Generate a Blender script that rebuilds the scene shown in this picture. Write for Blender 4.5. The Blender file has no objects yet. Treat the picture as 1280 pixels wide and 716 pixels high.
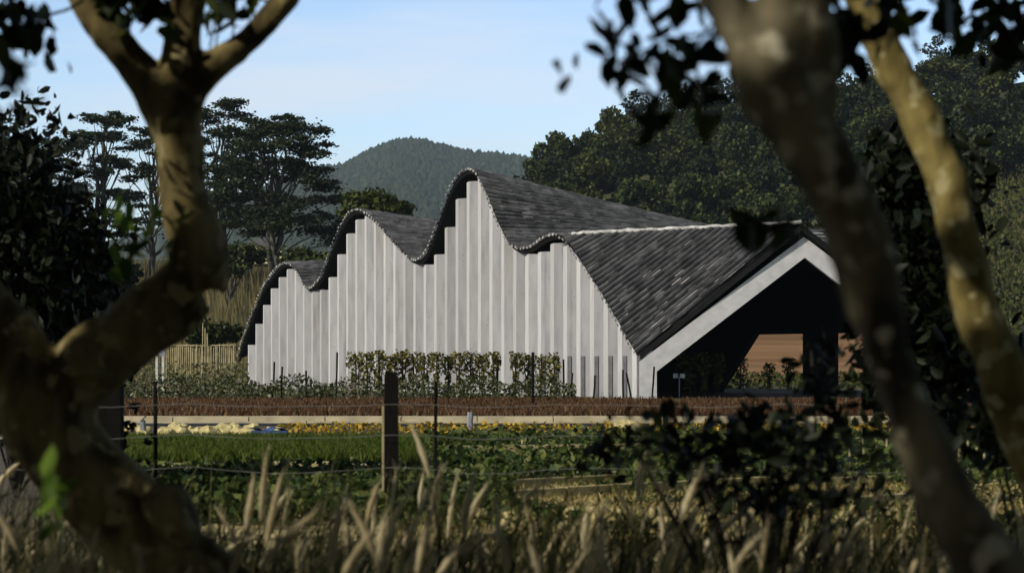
import bpy, bmesh, math, random
import numpy as np
from mathutils import Vector, Matrix, noise as mnoise
R = math.radians
rng = np.random.default_rng(7)
random.seed(7)
sc = bpy.context.scene
C = sc.collection

# ------------------------------------------------------------------ camera
F = 2489.0; HZ = 448.0; CH = 1.2           # focal length in photo pixels, horizon row, eye height
cam_d = bpy.data.cameras.new('camera'); cam = bpy.data.objects.new('camera', cam_d); C.objects.link(cam)
cam.location = (0, 0, CH); cam.rotation_euler = (R(90), 0, 0)
cam_d.sensor_width = 36; cam_d.lens = F / 1280 * 36
cam_d.shift_y = (HZ - 358) / 1280
cam_d.clip_end = 8000; cam_d.clip_start = 0.05
cam_d.dof.use_dof = True; cam_d.dof.focus_distance = 63; cam_d.dof.aperture_fstop = 3.5
sc.camera = cam
sc.render.resolution_x = 1024; sc.render.resolution_y = 572

# ------------------------------------------------------------------ sky, sun, exposure
SUN_EL = R(35); SH = Vector((-0.80, -0.60))          # horizontal direction towards the sun
S = Vector((SH.x * math.cos(SUN_EL), SH.y * math.cos(SUN_EL), math.sin(SUN_EL)))
w = bpy.data.worlds.new('World'); sc.world = w; w.use_nodes = True
nt = w.node_tree; bg = nt.nodes['Background']
sky = nt.nodes.new('ShaderNodeTexSky'); sky.sky_type = 'NISHITA'; sky.sun_disc = False
sky.sun_elevation = SUN_EL; sky.sun_rotation = math.atan2(SH.x, SH.y)
sky.air_density = 1.0; sky.dust_density = 1.2; sky.ozone_density = 1.5
# bright hazy horizon under a deep clear zenith, with a few thin high clouds
tcw = nt.nodes.new('ShaderNodeTexCoord'); sep = nt.nodes.new('ShaderNodeSeparateXYZ'); nt.links.new(tcw.outputs['Generated'], sep.inputs[0])
rmp = nt.nodes.new('ShaderNodeValToRGB'); rmp.color_ramp.interpolation = 'EASE'
for i, (p_, c_) in enumerate([(0.0, (.88, .92, 1.0)), (.07, (.9, .93, .98)), (.19, (.80, .83, .90)), (.32, (.08, .09, .11)), (1.0, (.05, .057, .07))]):
    e_ = rmp.color_ramp.elements[i] if i < 2 else rmp.color_ramp.elements.new(p_)
    e_.position = p_; e_.color = (*c_, 1)
nt.links.new(sep.outputs['Z'], rmp.inputs[0])
mul = nt.nodes.new('ShaderNodeMix'); mul.data_type = 'RGBA'; mul.blend_type = 'MULTIPLY'; mul.inputs[0].default_value = 1
nt.links.new(sky.outputs[0], mul.inputs[6]); nt.links.new(rmp.outputs[0], mul.inputs[7])
gain = nt.nodes.new('ShaderNodeVectorMath'); gain.operation = 'SCALE'; gain.inputs['Scale'].default_value = 2.05
nt.links.new(mul.outputs[2], gain.inputs[0])
cmap = nt.nodes.new('ShaderNodeMapping'); cmap.inputs['Scale'].default_value = (2.2, 2.2, 16); nt.links.new(tcw.outputs['Generated'], cmap.inputs[0])
cn = nt.nodes.new('ShaderNodeTexNoise'); cn.inputs['Scale'].default_value = 2.0; cn.inputs['Detail'].default_value = 5; nt.links.new(cmap.outputs[0], cn.inputs['Vector'])
cr = nt.nodes.new('ShaderNodeMapRange'); cr.inputs['From Min'].default_value = .47; cr.inputs['From Max'].default_value = .75; cr.inputs['To Max'].default_value = .55; nt.links.new(cn.outputs['Fac'], cr.inputs[0])
cx = nt.nodes.new('ShaderNodeMix'); cx.data_type = 'RGBA'; nt.links.new(cr.outputs[0], cx.inputs[0]); nt.links.new(gain.outputs[0], cx.inputs[6]); cx.inputs[7].default_value = (8, 8, 8.4, 1)
cz = nt.nodes.new('ShaderNodeMix'); cz.data_type = 'RGBA'; lt_ = nt.nodes.new('ShaderNodeMath'); lt_.operation = 'LESS_THAN'; lt_.inputs[1].default_value = .3
nt.links.new(sep.outputs['Z'], lt_.inputs[0]); nt.links.new(lt_.outputs[0], cz.inputs[0]); nt.links.new(gain.outputs[0], cz.inputs[6]); nt.links.new(cx.outputs[2], cz.inputs[7])
nt.links.new(cz.outputs[2], bg.inputs[0]); bg.inputs[1].default_value = 0.14
sun_d = bpy.data.lights.new('sun', 'SUN'); sun_d.energy = 5.0; sun_d.angle = R(0.5); sun_d.color = (1, 0.93, 0.82)
sun = bpy.data.objects.new('sun', sun_d); C.objects.link(sun)
sun.rotation_euler = S.to_track_quat('Z', 'Y').to_euler(); sun.location = (-40, -30, 60)
vs = sc.view_settings; vs.view_transform = 'Standard'; vs.look = 'None'; vs.exposure = -0.2; vs.gamma = 1; vs.use_curve_mapping = False
cy = sc.cycles; cy.use_denoising = True; cy.max_bounces = 6; cy.diffuse_bounces = 2; cy.glossy_bounces = 2
cy.transmission_bounces = 3; cy.volume_bounces = 0; cy.transparent_max_bounces = 6
cy.caustics_reflective = False; cy.caustics_refractive = False; cy.sample_clamp_indirect = 4

# ------------------------------------------------------------------ helpers
def P(px, py, Z):                                    # point seen at a photo position, Z metres away
    return Vector(((px - 640) / F * Z, Z, CH + (HZ - py) / F * Z))
def G(px, py):                                       # point of the level ground seen at a photo position
    Z = F * CH / (py - HZ); return Vector(((px - 640) / F * Z, Z, 0))
def proj(v):
    y = np.maximum(v[:, 1], 0.05)
    return 640 + F * v[:, 0] / y, HZ - F * (v[:, 2] - CH) / y

def tag(o, label=None, cat=None, group=None, kind=None):
    if label: o['label'] = label
    if cat: o['category'] = cat
    if group: o['group'] = group
    if kind: o['kind'] = kind
    return o
def thing(name, label, cat, loc=(0, 0, 0), group=None):
    o = bpy.data.objects.new(name, None); C.objects.link(o); o.location = loc; o.empty_display_size = 0.2
    return tag(o, label, cat, group)
def link(name, me, m, parent=None, smooth=False):
    ms = m if isinstance(m, (list, tuple)) else [m]
    for x in ms: me.materials.append(x)
    o = bpy.data.objects.new(name, me); C.objects.link(o)
    if parent:
        o.parent = parent; o.matrix_parent_inverse = Matrix.Translation(parent.location).inverted()
    if smooth: me.polygons.foreach_set('use_smooth', [True] * len(me.polygons))
    return o
def npmesh(name, v, f):
    v = np.asarray(v, np.float32).reshape(-1, 3); f = np.asarray(f, np.int32)
    me = bpy.data.meshes.new(name); n = f.shape[1]
    me.vertices.add(len(v)); me.vertices.foreach_set('co', v.ravel())
    me.loops.add(f.size); me.loops.foreach_set('vertex_index', f.ravel())
    me.polygons.add(len(f)); me.polygons.foreach_set('loop_start', np.arange(0, f.size, n, dtype=np.int32))
    me.update(calc_edges=True); me.validate(); return me
class MB:                                            # collects simple solids into ONE mesh
    def __init__(s): s.v = []; s.f = []; s.mi = []
    def add(s, vs_, fs, mi=0):
        b = len(s.v); s.v += [tuple(x) for x in vs_]
        for f in fs: s.f.append(tuple(i + b for i in f)); s.mi.append(mi)
    def box(s, c, size, rz=0, mi=0, taper=1.0, tilt=None):
        c = Vector(c); sx, sy, sz = (x / 2 for x in size); m = Matrix.Rotation(rz, 3, 'Z')
        if tilt is not None: m = m @ tilt
        vv = []
        for z in (-1, 1):
            k = taper if z > 0 else 1
            for x, y in ((-1, -1), (1, -1), (1, 1), (-1, 1)): vv.append(c + m @ Vector((x * sx * k, y * sy * k, z * sz)))
        s.add(vv, [(3, 2, 1, 0), (4, 5, 6, 7), (0, 1, 5, 4), (1, 2, 6, 5), (2, 3, 7, 6), (3, 0, 4, 7)], mi)
    def tube(s, pts, rad, n=8, mi=0, wob=0, cap=True):
        pts = [Vector(p) for p in pts]; rad = rad if isinstance(rad, (list, tuple)) else [rad] * len(pts)
        rings = []; up = Vector((0.31, 0.17, 0.93))
        for i, p in enumerate(pts):
            d = (pts[min(i + 1, len(pts) - 1)] - pts[max(i - 1, 0)]).normalized()
            a = d.cross(up if abs(d.dot(up)) < .95 else Vector((1, 0, 0))).normalized(); b = d.cross(a)
            rings.append([p + (a * math.cos(2 * math.pi * k / n) + b * math.sin(2 * math.pi * k / n)) * rad[i] * (1 + wob * random.uniform(-1, 1)) for k in range(n)])
        vv = [q for r in rings for q in r]; fs = []
        for i in range(len(pts) - 1):
            for k in range(n): fs.append((i * n + k, i * n + (k + 1) % n, (i + 1) * n + (k + 1) % n, (i + 1) * n + k))
        if cap: fs += [tuple(range(n))[::-1], tuple(range((len(pts) - 1) * n, len(pts) * n))]
        s.add(vv, fs, mi)
    def prism(s, poly, d, mi=0):                     # a flat outline pushed along d
        poly = [Vector(p) for p in poly]; d = Vector(d); n = len(poly)
        s.add(poly + [p + d for p in poly], [tuple(range(n))[::-1], tuple(range(n, 2 * n))] + [(i, (i + 1) % n, n + (i + 1) % n, n + i) for i in range(n)], mi)
    def mesh(s, name):
        me = bpy.data.meshes.new(name); me.from_pydata(s.v, [], s.f); me.update()
        me.polygons.foreach_set('material_index', s.mi)
        bm = bmesh.new(); bm.from_mesh(me); bmesh.ops.recalc_face_normals(bm, faces=bm.faces); bm.to_mesh(me); bm.free()
        return me
    def build(s, name, m, parent=None, smooth=False): return link(name, s.mesh(name), m, parent, smooth)

# ------------------------------------------------------------------ materials
def newmat(name):
    m = bpy.data.materials.new(name); m.use_nodes = True; t = m.node_tree
    return m, t, t.nodes['Principled BSDF']
def solid(name, c, rough=.8, c2=None, scale=6, stretch=(1, 1, 1), bump=0, detail=6, spec=.3, lo=.35, hi=.65, island=0):
    m, t, b = newmat(name); b.inputs['Roughness'].default_value = rough; b.inputs['Specular IOR Level'].default_value = spec
    c2 = c2 or tuple(x * .7 for x in c)
    tc = t.nodes.new('ShaderNodeTexCoord'); mp = t.nodes.new('ShaderNodeMapping'); mp.inputs['Scale'].default_value = stretch
    n = t.nodes.new('ShaderNodeTexNoise'); n.inputs['Scale'].default_value = scale; n.inputs['Detail'].default_value = detail
    t.links.new(tc.outputs['Object'], mp.inputs[0]); t.links.new(mp.outputs[0], n.inputs['Vector'])
    r = t.nodes.new('ShaderNodeValToRGB'); r.color_ramp.elements[0].position = lo; r.color_ramp.elements[1].position = hi
    r.color_ramp.elements[0].color = (*c2, 1); r.color_ramp.elements[1].color = (*c, 1)
    t.links.new(n.outputs['Fac'], r.inputs[0]); out = r.outputs[0]
    if island:
        g = t.nodes.new('ShaderNodeNewGeometry'); mr = t.nodes.new('ShaderNodeMapRange')
        mr.inputs['To Min'].default_value = 1 - island; mr.inputs['To Max'].default_value = 1 + island
        t.links.new(g.outputs['Random Per Island'], mr.inputs[0])
        mx = t.nodes.new('ShaderNodeMix'); mx.data_type = 'RGBA'; mx.blend_type = 'MULTIPLY'; mx.inputs[0].default_value = 1
        cb = t.nodes.new('ShaderNodeCombineColor')
        for i in range(3): t.links.new(mr.outputs[0], cb.inputs[i])
        t.links.new(out, mx.inputs[6]); t.links.new(cb.outputs[0], mx.inputs[7]); out = mx.outputs[2]
    t.links.new(out, b.inputs['Base Color'])
    if bump:
        bp = t.nodes.new('ShaderNodeBump'); bp.inputs['Strength'].default_value = bump; bp.inputs['Distance'].default_value = .02
        t.links.new(n.outputs['Fac'], bp.inputs['Height']); t.links.new(bp.outputs[0], b.inputs['Normal'])
    return m
def leafmat(name, cols, trans=.3, rough=.5):         # every leaf its own tint between the given colours
    m, t, b = newmat(name); out = t.nodes['Material Output']
    g = t.nodes.new('ShaderNodeNewGeometry'); r = t.nodes.new('ShaderNodeValToRGB')
    e = r.color_ramp.elements
    while len(e) < len(cols): e.new(.5)
    for i, c in enumerate(cols): e[i].position = i / (len(cols) - 1); e[i].color = (*c, 1)
    t.links.new(g.outputs['Random Per Island'], r.inputs[0]); t.links.new(r.outputs[0], b.inputs['Base Color'])
    b.inputs['Roughness'].default_value = rough; b.inputs['Specular IOR Level'].default_value = .12
    if trans:
        tr = t.nodes.new('ShaderNodeBsdfTranslucent'); mx = t.nodes.new('ShaderNodeMixShader'); mx.inputs[0].default_value = trans
        t.links.new(r.outputs[0], tr.inputs[0]); t.links.new(b.outputs[0], mx.inputs[1]); t.links.new(tr.outputs[0], mx.inputs[2])
        t.links.new(mx.outputs[0], out.inputs['Surface'])
    return m
def barkmat(name, c, c2, lich, sc1):
    m = solid(name, c, .95, c2, sc1, (1, 1, .45), .9, 10, spec=.08, lo=.38, hi=.66); t = m.node_tree; b = t.nodes['Principled BSDF']
    src = b.inputs['Base Color'].links[0].from_socket; tc = t.nodes.new('ShaderNodeTexCoord')
    n = t.nodes.new('ShaderNodeTexNoise'); n.inputs['Scale'].default_value = sc1 * 1.7; n.inputs['Detail'].default_value = 4; t.links.new(tc.outputs['Object'], n.inputs['Vector'])
    r = t.nodes.new('ShaderNodeMapRange'); r.inputs['From Min'].default_value = .56; r.inputs['From Max'].default_value = .61; t.links.new(n.outputs['Fac'], r.inputs[0])
    mx = t.nodes.new('ShaderNodeMix'); mx.data_type = 'RGBA'; t.links.new(r.outputs[0], mx.inputs[0]); t.links.new(src, mx.inputs[6]); mx.inputs[7].default_value = (*lich, 1)
    t.links.new(mx.outputs[2], b.inputs['Base Color']); return m
M = {}
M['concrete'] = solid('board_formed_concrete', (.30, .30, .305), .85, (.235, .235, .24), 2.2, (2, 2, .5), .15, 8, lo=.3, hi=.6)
M['edge'] = solid('sun_lightened_edge', (.5, .497, .49), .8, (.42, .417, .41), 3, (2, 2, .4), .1)  # paler colour puts sunlight into the narrow panel faces
M['beam'] = solid('white_board_formed_beam', (.52, .515, .51), .85, (.42, .417, .413), 3, (1, 1, 1.3), .12)
t = M['concrete'].node_tree; b = t.nodes['Principled BSDF']; src = b.inputs['Base Color'].links[0].from_socket     # drips, pits and rusty washes in the concrete
tc = t.nodes.new('ShaderNodeTexCoord')
for sc_, st_, lo_, hi_, col_ in ((5, (1, 1, .06), .58, .78, (.6, .6, .61)), (16, (1, 1, .7), .66, .74, (.5, .5, .5)), (.35, (1, 1, .6), .62, .8, (1.0, .9, .74))):
    mp = t.nodes.new('ShaderNodeMapping'); mp.inputs['Scale'].default_value = st_; t.links.new(tc.outputs['Object'], mp.inputs[0])
    n = t.nodes.new('ShaderNodeTexNoise'); n.inputs['Scale'].default_value = sc_; n.inputs['Detail'].default_value = 5; t.links.new(mp.outputs[0], n.inputs['Vector'])
    r = t.nodes.new('ShaderNodeMapRange'); r.inputs['From Min'].default_value = lo_; r.inputs['From Max'].default_value = hi_; t.links.new(n.outputs['Fac'], r.inputs[0])
    mx = t.nodes.new('ShaderNodeMix'); mx.data_type = 'RGBA'; mx.blend_type = 'MULTIPLY'; t.links.new(r.outputs[0], mx.inputs[0]); t.links.new(src, mx.inputs[6]); mx.inputs[7].default_value = (*col_, 1); src = mx.outputs[2]
t.links.new(src, b.inputs['Base Color'])
for k_ in ('concrete', 'edge'):
    t = M[k_].node_tree; b = t.nodes['Principled BSDF']; src = b.inputs['Base Color'].links[0].from_socket
    oi = t.nodes.new('ShaderNodeObjectInfo'); mr = t.nodes.new('ShaderNodeMapRange'); mr.inputs['To Min'].default_value = .84; mr.inputs['To Max'].default_value = 1.1; t.links.new(oi.outputs['Random'], mr.inputs[0])
    vm = t.nodes.new('ShaderNodeVectorMath'); vm.operation = 'SCALE'; t.links.new(src, vm.inputs[0]); t.links.new(mr.outputs[0], vm.inputs['Scale']); t.links.new(vm.outputs[0], b.inputs['Base Color'])
M['darkgrey'] = solid('plain_dark_grey', (.13, .13, .135), .8)
M['tile'] = solid('dark_clay_roof_tile', (.105, .105, .108), .5, (.04, .04, .042), 3, (1, 1, 1), .2, island=.38, spec=.5)
M['tileedge'] = solid('lime_washed_tile_end', (.42, .41, .39), .8, (.07, .07, .07), 7, lo=.42, hi=.58)
M['mortar'] = solid('white_ridge_mortar', (.58, .57, .55), .8, (.25, .25, .24), 4)
M['black'] = solid('black_timber_and_shade', (.012, .012, .012), .7, (.008, .008, .008), 4, spec=.1)  # dark timber; inside the building the black also stands for shade
M['bark'] = barkmat('grey_olive_bark', (.225, .18, .075), (.05, .039, .018), (.25, .21, .1), 9)
M['bark2'] = barkmat('grey_bark', (.19, .165, .1), (.03, .027, .02), (.38, .35, .25), 10)
M['bark3'] = barkmat('olive_bark', (.3, .24, .085), (.11, .088, .03), (.36, .32, .16), 9)
M['twig'] = solid('brown_twig', (.045, .038, .028), .9)
M['palebark'] = solid('pale_trunk_bark', (.09, .085, .07), .9, (.04, .038, .03), 3)
M['ground'] = solid('dry_earth_ground', (.13, .11, .06), .95, (.05, .06, .025), .25, (1, 1, 1), .3, 9)
M['soil'] = solid('dark_field_soil', (.1, .08, .05), .95, (.05, .04, .028), 2)
M['wood'] = solid('weathered_black_post', (.012, .011, .010), .9, (.006, .006, .005), 8, (1, 1, .2), .4, spec=.04)
M['palewood'] = solid('pale_sawn_timber', (.5, .43, .22), .85, (.34, .29, .14), 6, (.3, 2, 2), .2, island=.15)
M['stone'] = solid('pale_yellow_stone', (.5, .43, .2), .9, (.26, .22, .1), 5, (1, 1, 1), .4, island=.25)
M['kerb'] = solid('pale_concrete_kerb', (.56, .48, .31), .9, (.36, .31, .2), 2.5, (1, 1, 1), .2)
M['blackstrip'] = solid('flat_black_strip', (.015, .014, .013), .5)
M['bamboo'] = solid('dry_bamboo', (.42, .36, .2), .7, (.25, .21, .11), 5, island=.3)
M['white'] = solid('white_paint', (.6, .59, .55), .6, (.42, .41, .38))
M['greymetal'] = solid('grey_metal', (.25, .26, .28), .5)
M['blue'] = solid('blue_tarpaulin', (.06, .12, .3), .5)
M['cream'] = solid('cream_render', (.7, .62, .36), .85, (.6, .52, .3), 2)
M['terracotta'] = solid('banded_terracotta_soil', (.27, .165, .09), .95, (.17, .1, .055), .9, (.05, .05, 4.2), .2, 5, lo=.4, hi=.6)
M['wire'] = solid('galvanised_wire', (.25, .25, .23), .4)
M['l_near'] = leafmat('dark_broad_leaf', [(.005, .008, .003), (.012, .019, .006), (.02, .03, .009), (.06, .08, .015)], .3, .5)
M['l_bright'] = leafmat('fresh_green_leaf', [(.025, .05, .01), (.08, .14, .02), (.16, .26, .03)], .5, .4)
M['l_dark'] = leafmat('shade_darkened_leaf', [(.003, .005, .002), (.006, .009, .003), (.012, .017, .006)], .1)  # shade is darkened into the leaf colour
M['l_acacia'] = leafmat('feathery_leaf', [(.016, .026, .014), (.035, .05, .022), (.06, .08, .032)], .2)
M['l_hill'] = leafmat('hillside_leaf', [(.012, .02, .006), (.032, .046, .012), (.075, .09, .024)], .15)
M['l_hillb'] = leafmat('yellow_green_hill_leaf', [(.022, .03, .007), (.05, .062, .014), (.085, .095, .024)], .15)
M['l_hillc'] = leafmat('dark_hill_leaf', [(.008, .014, .005), (.02, .03, .01), (.035, .045, .014)], .15)
M['l_euc'] = leafmat('pale_feathery_leaf', [(.04, .055, .035), (.075, .09, .06)], .25)
M['l_round'] = leafmat('olive_leaf', [(.03, .04, .01), (.075, .09, .02)], .2)
M['l_vine'] = leafmat('vine_leaf', [(.035, .036, .009), (.12, .11, .022), (.24, .2, .05)], .3)
M['l_border'] = leafmat('border_leaf', [(.01, .02, .006), (.03, .05, .012), (.05, .065, .02), (.09, .075, .03), (.3, .3, .22)], .25)
M['l_russet'] = leafmat('russet_stem', [(.03, .018, .009), (.075, .036, .018), (.11, .052, .025), (.17, .11, .05)], .2)
M['l_carrot'] = leafmat('feathery_green_crop', [(.025, .045, .006), (.065, .1, .012), (.13, .16, .03)], .35)
M['l_potato'] = leafmat('broad_green_crop', [(.01, .025, .006), (.035, .06, .014), (.085, .115, .03), (.16, .17, .05)], .3)
M['l_yellow'] = leafmat('yellow_petal', [(.08, .09, .02), (.42, .25, .02), (.5, .36, .05)], .2)
M['l_straw'] = leafmat('straw', [(.2, .165, .06), (.5, .41, .17), (.72, .6, .29)], .2)
M['l_grass'] = leafmat('dry_grass_blade', [(.008, .01, .004), (.025, .03, .01), (.07, .07, .026), (.2, .175, .08)], .3)
M['l_plume'] = leafmat('pale_grass_plume', [(.42, .35, .19), (.72, .64, .42)], .4, .8)
M['l_reed'] = leafmat('dry_reed', [(.07, .065, .025), (.16, .13, .055), (.2, .16, .07)], .2)
M['mtn'] = solid('forested_mountain', (.045, .06, .035), .95, (.025, .035, .02), .03)
M['l_mtn'] = leafmat('mountain_crown', [(.02, .03, .014), (.04, .055, .025), (.06, .075, .035)], 0)
M['hill'] = solid('hillside_ground', (.06, .06, .025), .95, (.03, .035, .014), .1)

# ------------------------------------------------------------------ leaf clouds
def leaves_np(cen, size, flat=0.0, asp=.5, six=False, down=0.0, nrm=None):
    n = len(cen); cen = np.asarray(cen, float); size = np.broadcast_to(np.asarray(size, float), (n,))[:, None]
    d = rng.normal(size=(n, 3)); d[:, 2] = d[:, 2] * (1 - flat) - down; d /= np.linalg.norm(d, axis=1, keepdims=True)
    q = rng.normal(size=(n, 3)); q[:, 2] += flat * 3
    s = np.cross(d, q); s /= np.linalg.norm(s, axis=1, keepdims=True) + 1e-9
    up = np.cross(s, d)
    if six:                                         # a pointed leaf folded along its rib
        t = [(-.5, 0, 0), (-.2, .42, .06), (.2, .36, .06), (.55, 0, -.06), (.2, -.36, .06), (-.2, -.42, .06)]
        v = np.stack([cen + d * size * a + s * size * b * asp + up * size * c for a, b, c in t], 1)
        i = np.arange(n)[:, None] * 6
        f = np.concatenate([i + [0, 1, 2, 3], i + [0, 3, 4, 5]], 0)
    else:
        t = [(-.5, 0), (0, .5), (.5, 0), (0, -.5)]
        v = np.stack([cen + d * size * a + s * size * b * asp * 1.6 for a, b in t], 1)
        f = np.arange(n)[:, None] * 4 + np.arange(4)
    return v.reshape(-1, 3), f
def cloud(cens, rads, per, shell=.55):              # points in lumpy ellipsoids
    out = []
    for c, r in zip(cens, rads):
        k = per if np.isscalar(per) else per[len(out)]
        d = rng.normal(size=(k, 3)); d /= np.linalg.norm(d, axis=1, keepdims=True)
        rr = (shell + (1 - shell) * rng.random((k, 1))) * (1 + .12 * rng.normal(size=(k, 1)))
        out.append(np.asarray(c) + d * rr * np.asarray(r))
    return np.concatenate(out)
def blades_np(base, h, width, lean=.3, seg=1):
    n = len(base); base = np.asarray(base, float); h = np.broadcast_to(h, (n,))
    a = rng.random(n) * 2 * np.pi; l = rng.random(n) * lean
    d = np.stack([np.cos(a) * l, np.sin(a) * l, np.ones(n)], 1)
    b = rng.random(n) * np.pi; s = np.stack([np.cos(b), np.sin(b) * .3, np.zeros(n)], 1) * (np.broadcast_to(width, (n,))[:, None] / 2)
    hh = h[:, None]
    v = np.stack([base - s, base + s, base + d * hh * .6 + s * .8, base + d * hh * np.array([1.25, 1.25, 1]), base + d * hh * .6 - s * .8], 1)
    return v.reshape(-1, 3), np.arange(n)[:, None] * 5 + np.arange(5)
def scatter(n, x0, x1, y0, y1): return np.stack([rng.uniform(x0, x1, n), rng.uniform(y0, y1, n), np.zeros(n)], 1)
def fan_scatter(n, p0, p1, y0, y1):                 # points on the ground between two sight lines
    y = rng.uniform(y0, y1, n); k = rng.uniform(p0, p1, n); return np.stack([(k - 640) / F * y, y, np.zeros(n)], 1)
def stuff(name, vf, m, label, cat): return tag(link(name, npmesh(name, *vf), m), label, cat, kind='stuff')

# ================================================================== SETTING
gm = MB(); gm.add([(-3000, -60, 0), (3000, -60, 0), (3000, 3600, 0), (-3000, 3600, 0)], [(0, 1, 2, 3)])
tag(gm.build('ground', M['ground']), kind='structure')
def sheet(name, x0, x1, y0, y1, z, m):
    b = MB(); b.add([(x0, y0, z), (x1, y0, z), (x1, y1, z), (x0, y1, z)], [(0, 1, 2, 3)])
    return tag(b.build(name, m), kind='structure')
sheet('field_soil', -14, 16, 13, 35.4, .004, M['soil'])
def terrain(name, prof, y0, y1, m, ny=24, rough=.6, ramp=1.3):      # slope rising from y0 to a crest at y1; prof = [(px, py of crest)]
    px = [p[0] for p in prof]; py = [p[1] for p in prof]; ks = np.linspace(px[0], px[-1], 60)
    v = []; 
    for j in range(ny + 6):
        t = j / (ny - 1); y = y0 + (y1 - y0) * t
        for k in ks:
            H = CH + (HZ - np.interp(k, px, py)) / F * y1
            z = H * (min(t, 1) ** ramp) * (1 if t <= 1 else max(0, 1 - (t - 1) * 2.2))
            x = (k - 640) / F * y
            z += rough * mnoise.noise(Vector((x * .05, y * .05, 0))) * min(t * 3, 1)
            v.append((x, y, z - .3 * (j == 0)))
    nx = len(ks); f = [(j * nx + i, j * nx + i + 1, (j + 1) * nx + i + 1, (j + 1) * nx + i) for j in range(ny + 5) for i in range(nx - 1)]
    o = tag(link(name, npmesh(name, v, f), m, smooth=True), kind='structure')
    def hz(k, t):
        y = y0 + (y1 - y0) * t; H = CH + (HZ - np.interp(k, px, py)) / F * y1
        return np.array(((k - 640) / F * y, y, H * (min(t, 1) ** ramp)))
    return o, hz
_, hill_at = terrain('hill', [(560, 330), (620, 290), (665, 245), (700, 222), (740, 200), (800, 185), (860, 172), (920, 155), (1000, 138), (1080, 128), (1160, 118), (1240, 108), (1320, 95), (1420, 85)], 150, 300, M['hill'])
_, bank_at = terrain('slope', [(-150, 330), (0, 325), (150, 325), (300, 328), (380, 330), (450, 345), (520, 400)], 100, 190, M['hill'], ramp=1.0)
_, mtn_at = terrain('mountain', [(-300, 330), (0, 318), (150, 300), (260, 262), (330, 238), (380, 216), (430, 210), (455, 196), (470, 189), (490, 181), (515, 178), (535, 181), (560, 188), (590, 195), (620, 197), (650, 201), (680, 206), (740, 225), (850, 260), (1000, 300), (1300, 330)], 900, 2200, M['mtn'], rough=6, ramp=1.15)
# forest skin of the mountain: thousands of crowns nobody could count
n = 17000; cs = []; 
for _ in range(n):
    k = random.uniform(200, 760); t = random.random() ** .7 * 1.0
    p = mtn_at(k, t); cs.append((p[0], p[1], p[2] + random.uniform(1, 5)))
for _ in range(700):
    k = random.uniform(260, 740); p = mtn_at(k, random.uniform(.97, 1)); cs.append((p[0], p[1], p[2] + random.uniform(.5, 4)))
cs = np.array(cs); oc = np.array([(1, 0, -.3), (-.2, 1, -.2), (-1, 0, -.3), (.2, -1, -.2), (.1, .1, 1)])
sz = rng.uniform(2.4, 4.6, len(cs))[:, None, None] * np.array([1, 1, 1.05]) * rng.uniform(.75, 1.25, (len(cs), 5, 1))
v = cs[:, None, :] + oc[None] * sz
f = (np.arange(len(cs))[:, None, None] * 5 + np.array([(0, 1, 4), (1, 2, 4), (2, 3, 4), (3, 0, 4)])[None]).reshape(-1, 3)
stuff('mountain_forest', (v, f), M['l_mtn'], 'hazy blue green forest covering the far mountain', 'forest')
# terraced bank of bare soil beyond the pavilion
b = MB()
for i in range(9): b.box((16, 97 + i * 1.1 + 8, .3 + i * .62), (11.5 - .3 * i, 18, .62 if i else 1.2), mi=0)
tag(b.build('soil_bank', M['terracotta']), kind='structure')

sheet('straw_bed', -2.2, 8.5, 12.4, 18.6, .008, solid('straw_covered_soil', (.58, .48, .23), .95, (.12, .095, .045), 1.6, (1, 2.2, 1), .3, 9, lo=.4, hi=.58))
for k_ in range(7): sheet('path', -1.6 - .2 * k_, 11, 19.32 + 1.5 * k_, 19.62 + 1.5 * k_, .008, M['kerb'])
n = 4300; b_ = fan_scatter(n, 440, 1345, 12.3, 18.4); b_[:, 1] = 12.6 + np.round((b_[:, 1] - 12.6) / 1.15) * 1.15 + rng.normal(size=n) * .16; b_[:, 2] = .02 + .17 * rng.random(n) * (.5 + .5 * np.sin(b_[:, 0] * 2.3 + b_[:, 1]))
stuff('seedling_rows', leaves_np(b_, rng.uniform(.04, .1, n), .2, .6, True), M['l_potato'], 'rows of small green plants in the near straw covered bed', 'crop')
sheet('path', -14, 16, 29.5, 30.4, .008, solid('pale_trodden_path', (.3, .25, .14), .95, (.14, .12, .07), 1.2))
# ================================================================== PAVILION
W = Vector((.9968, .08, 0)).normalized(); U = Vector((-.527, .85, 0)); O = Vector((3.86, 60, 0))
def fac(u, h, s=0): return O + U * u + W * s + Vector((0, 0, h))
def uh(px, py):
    k = (px - 640) / F; u = (3.86 - 60 * k) / (.527 + .85 * k); Z = 60 + .85 * u
    return u, CH + (HZ - py) / F * Z
curve_px = [(297, 452), (300, 442), (305, 425), (312, 405), (320, 385), (329, 362), (340, 345), (350, 333), (358, 329), (366, 330), (373, 338), (379, 351), (385, 360), (391, 361), (397, 355), (403, 346), (409, 330), (416, 311), (425, 289), (433, 273), (442, 264), (452, 263), (463, 269), (475, 281), (490, 298), (505, 314), (515, 324), (524, 327), (531, 322), (538, 309), (545, 290), (553, 266), (561, 244), (570, 226), (580, 215), (590, 212), (598, 217), (607, 235), (615, 255), (622, 273), (631, 292), (641, 307), (654, 313), (667, 309), (679, 299), (691, 294), (702, 294), (712, 303), (725, 321), (740, 343), (755, 367), (770, 393), (785, 420), (797, 441)]
uhp = sorted(uh(*p) for p in curve_px); cu = np.array([p[0] for p in uhp]); chh = np.array([p[1] for p in uhp])
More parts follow.
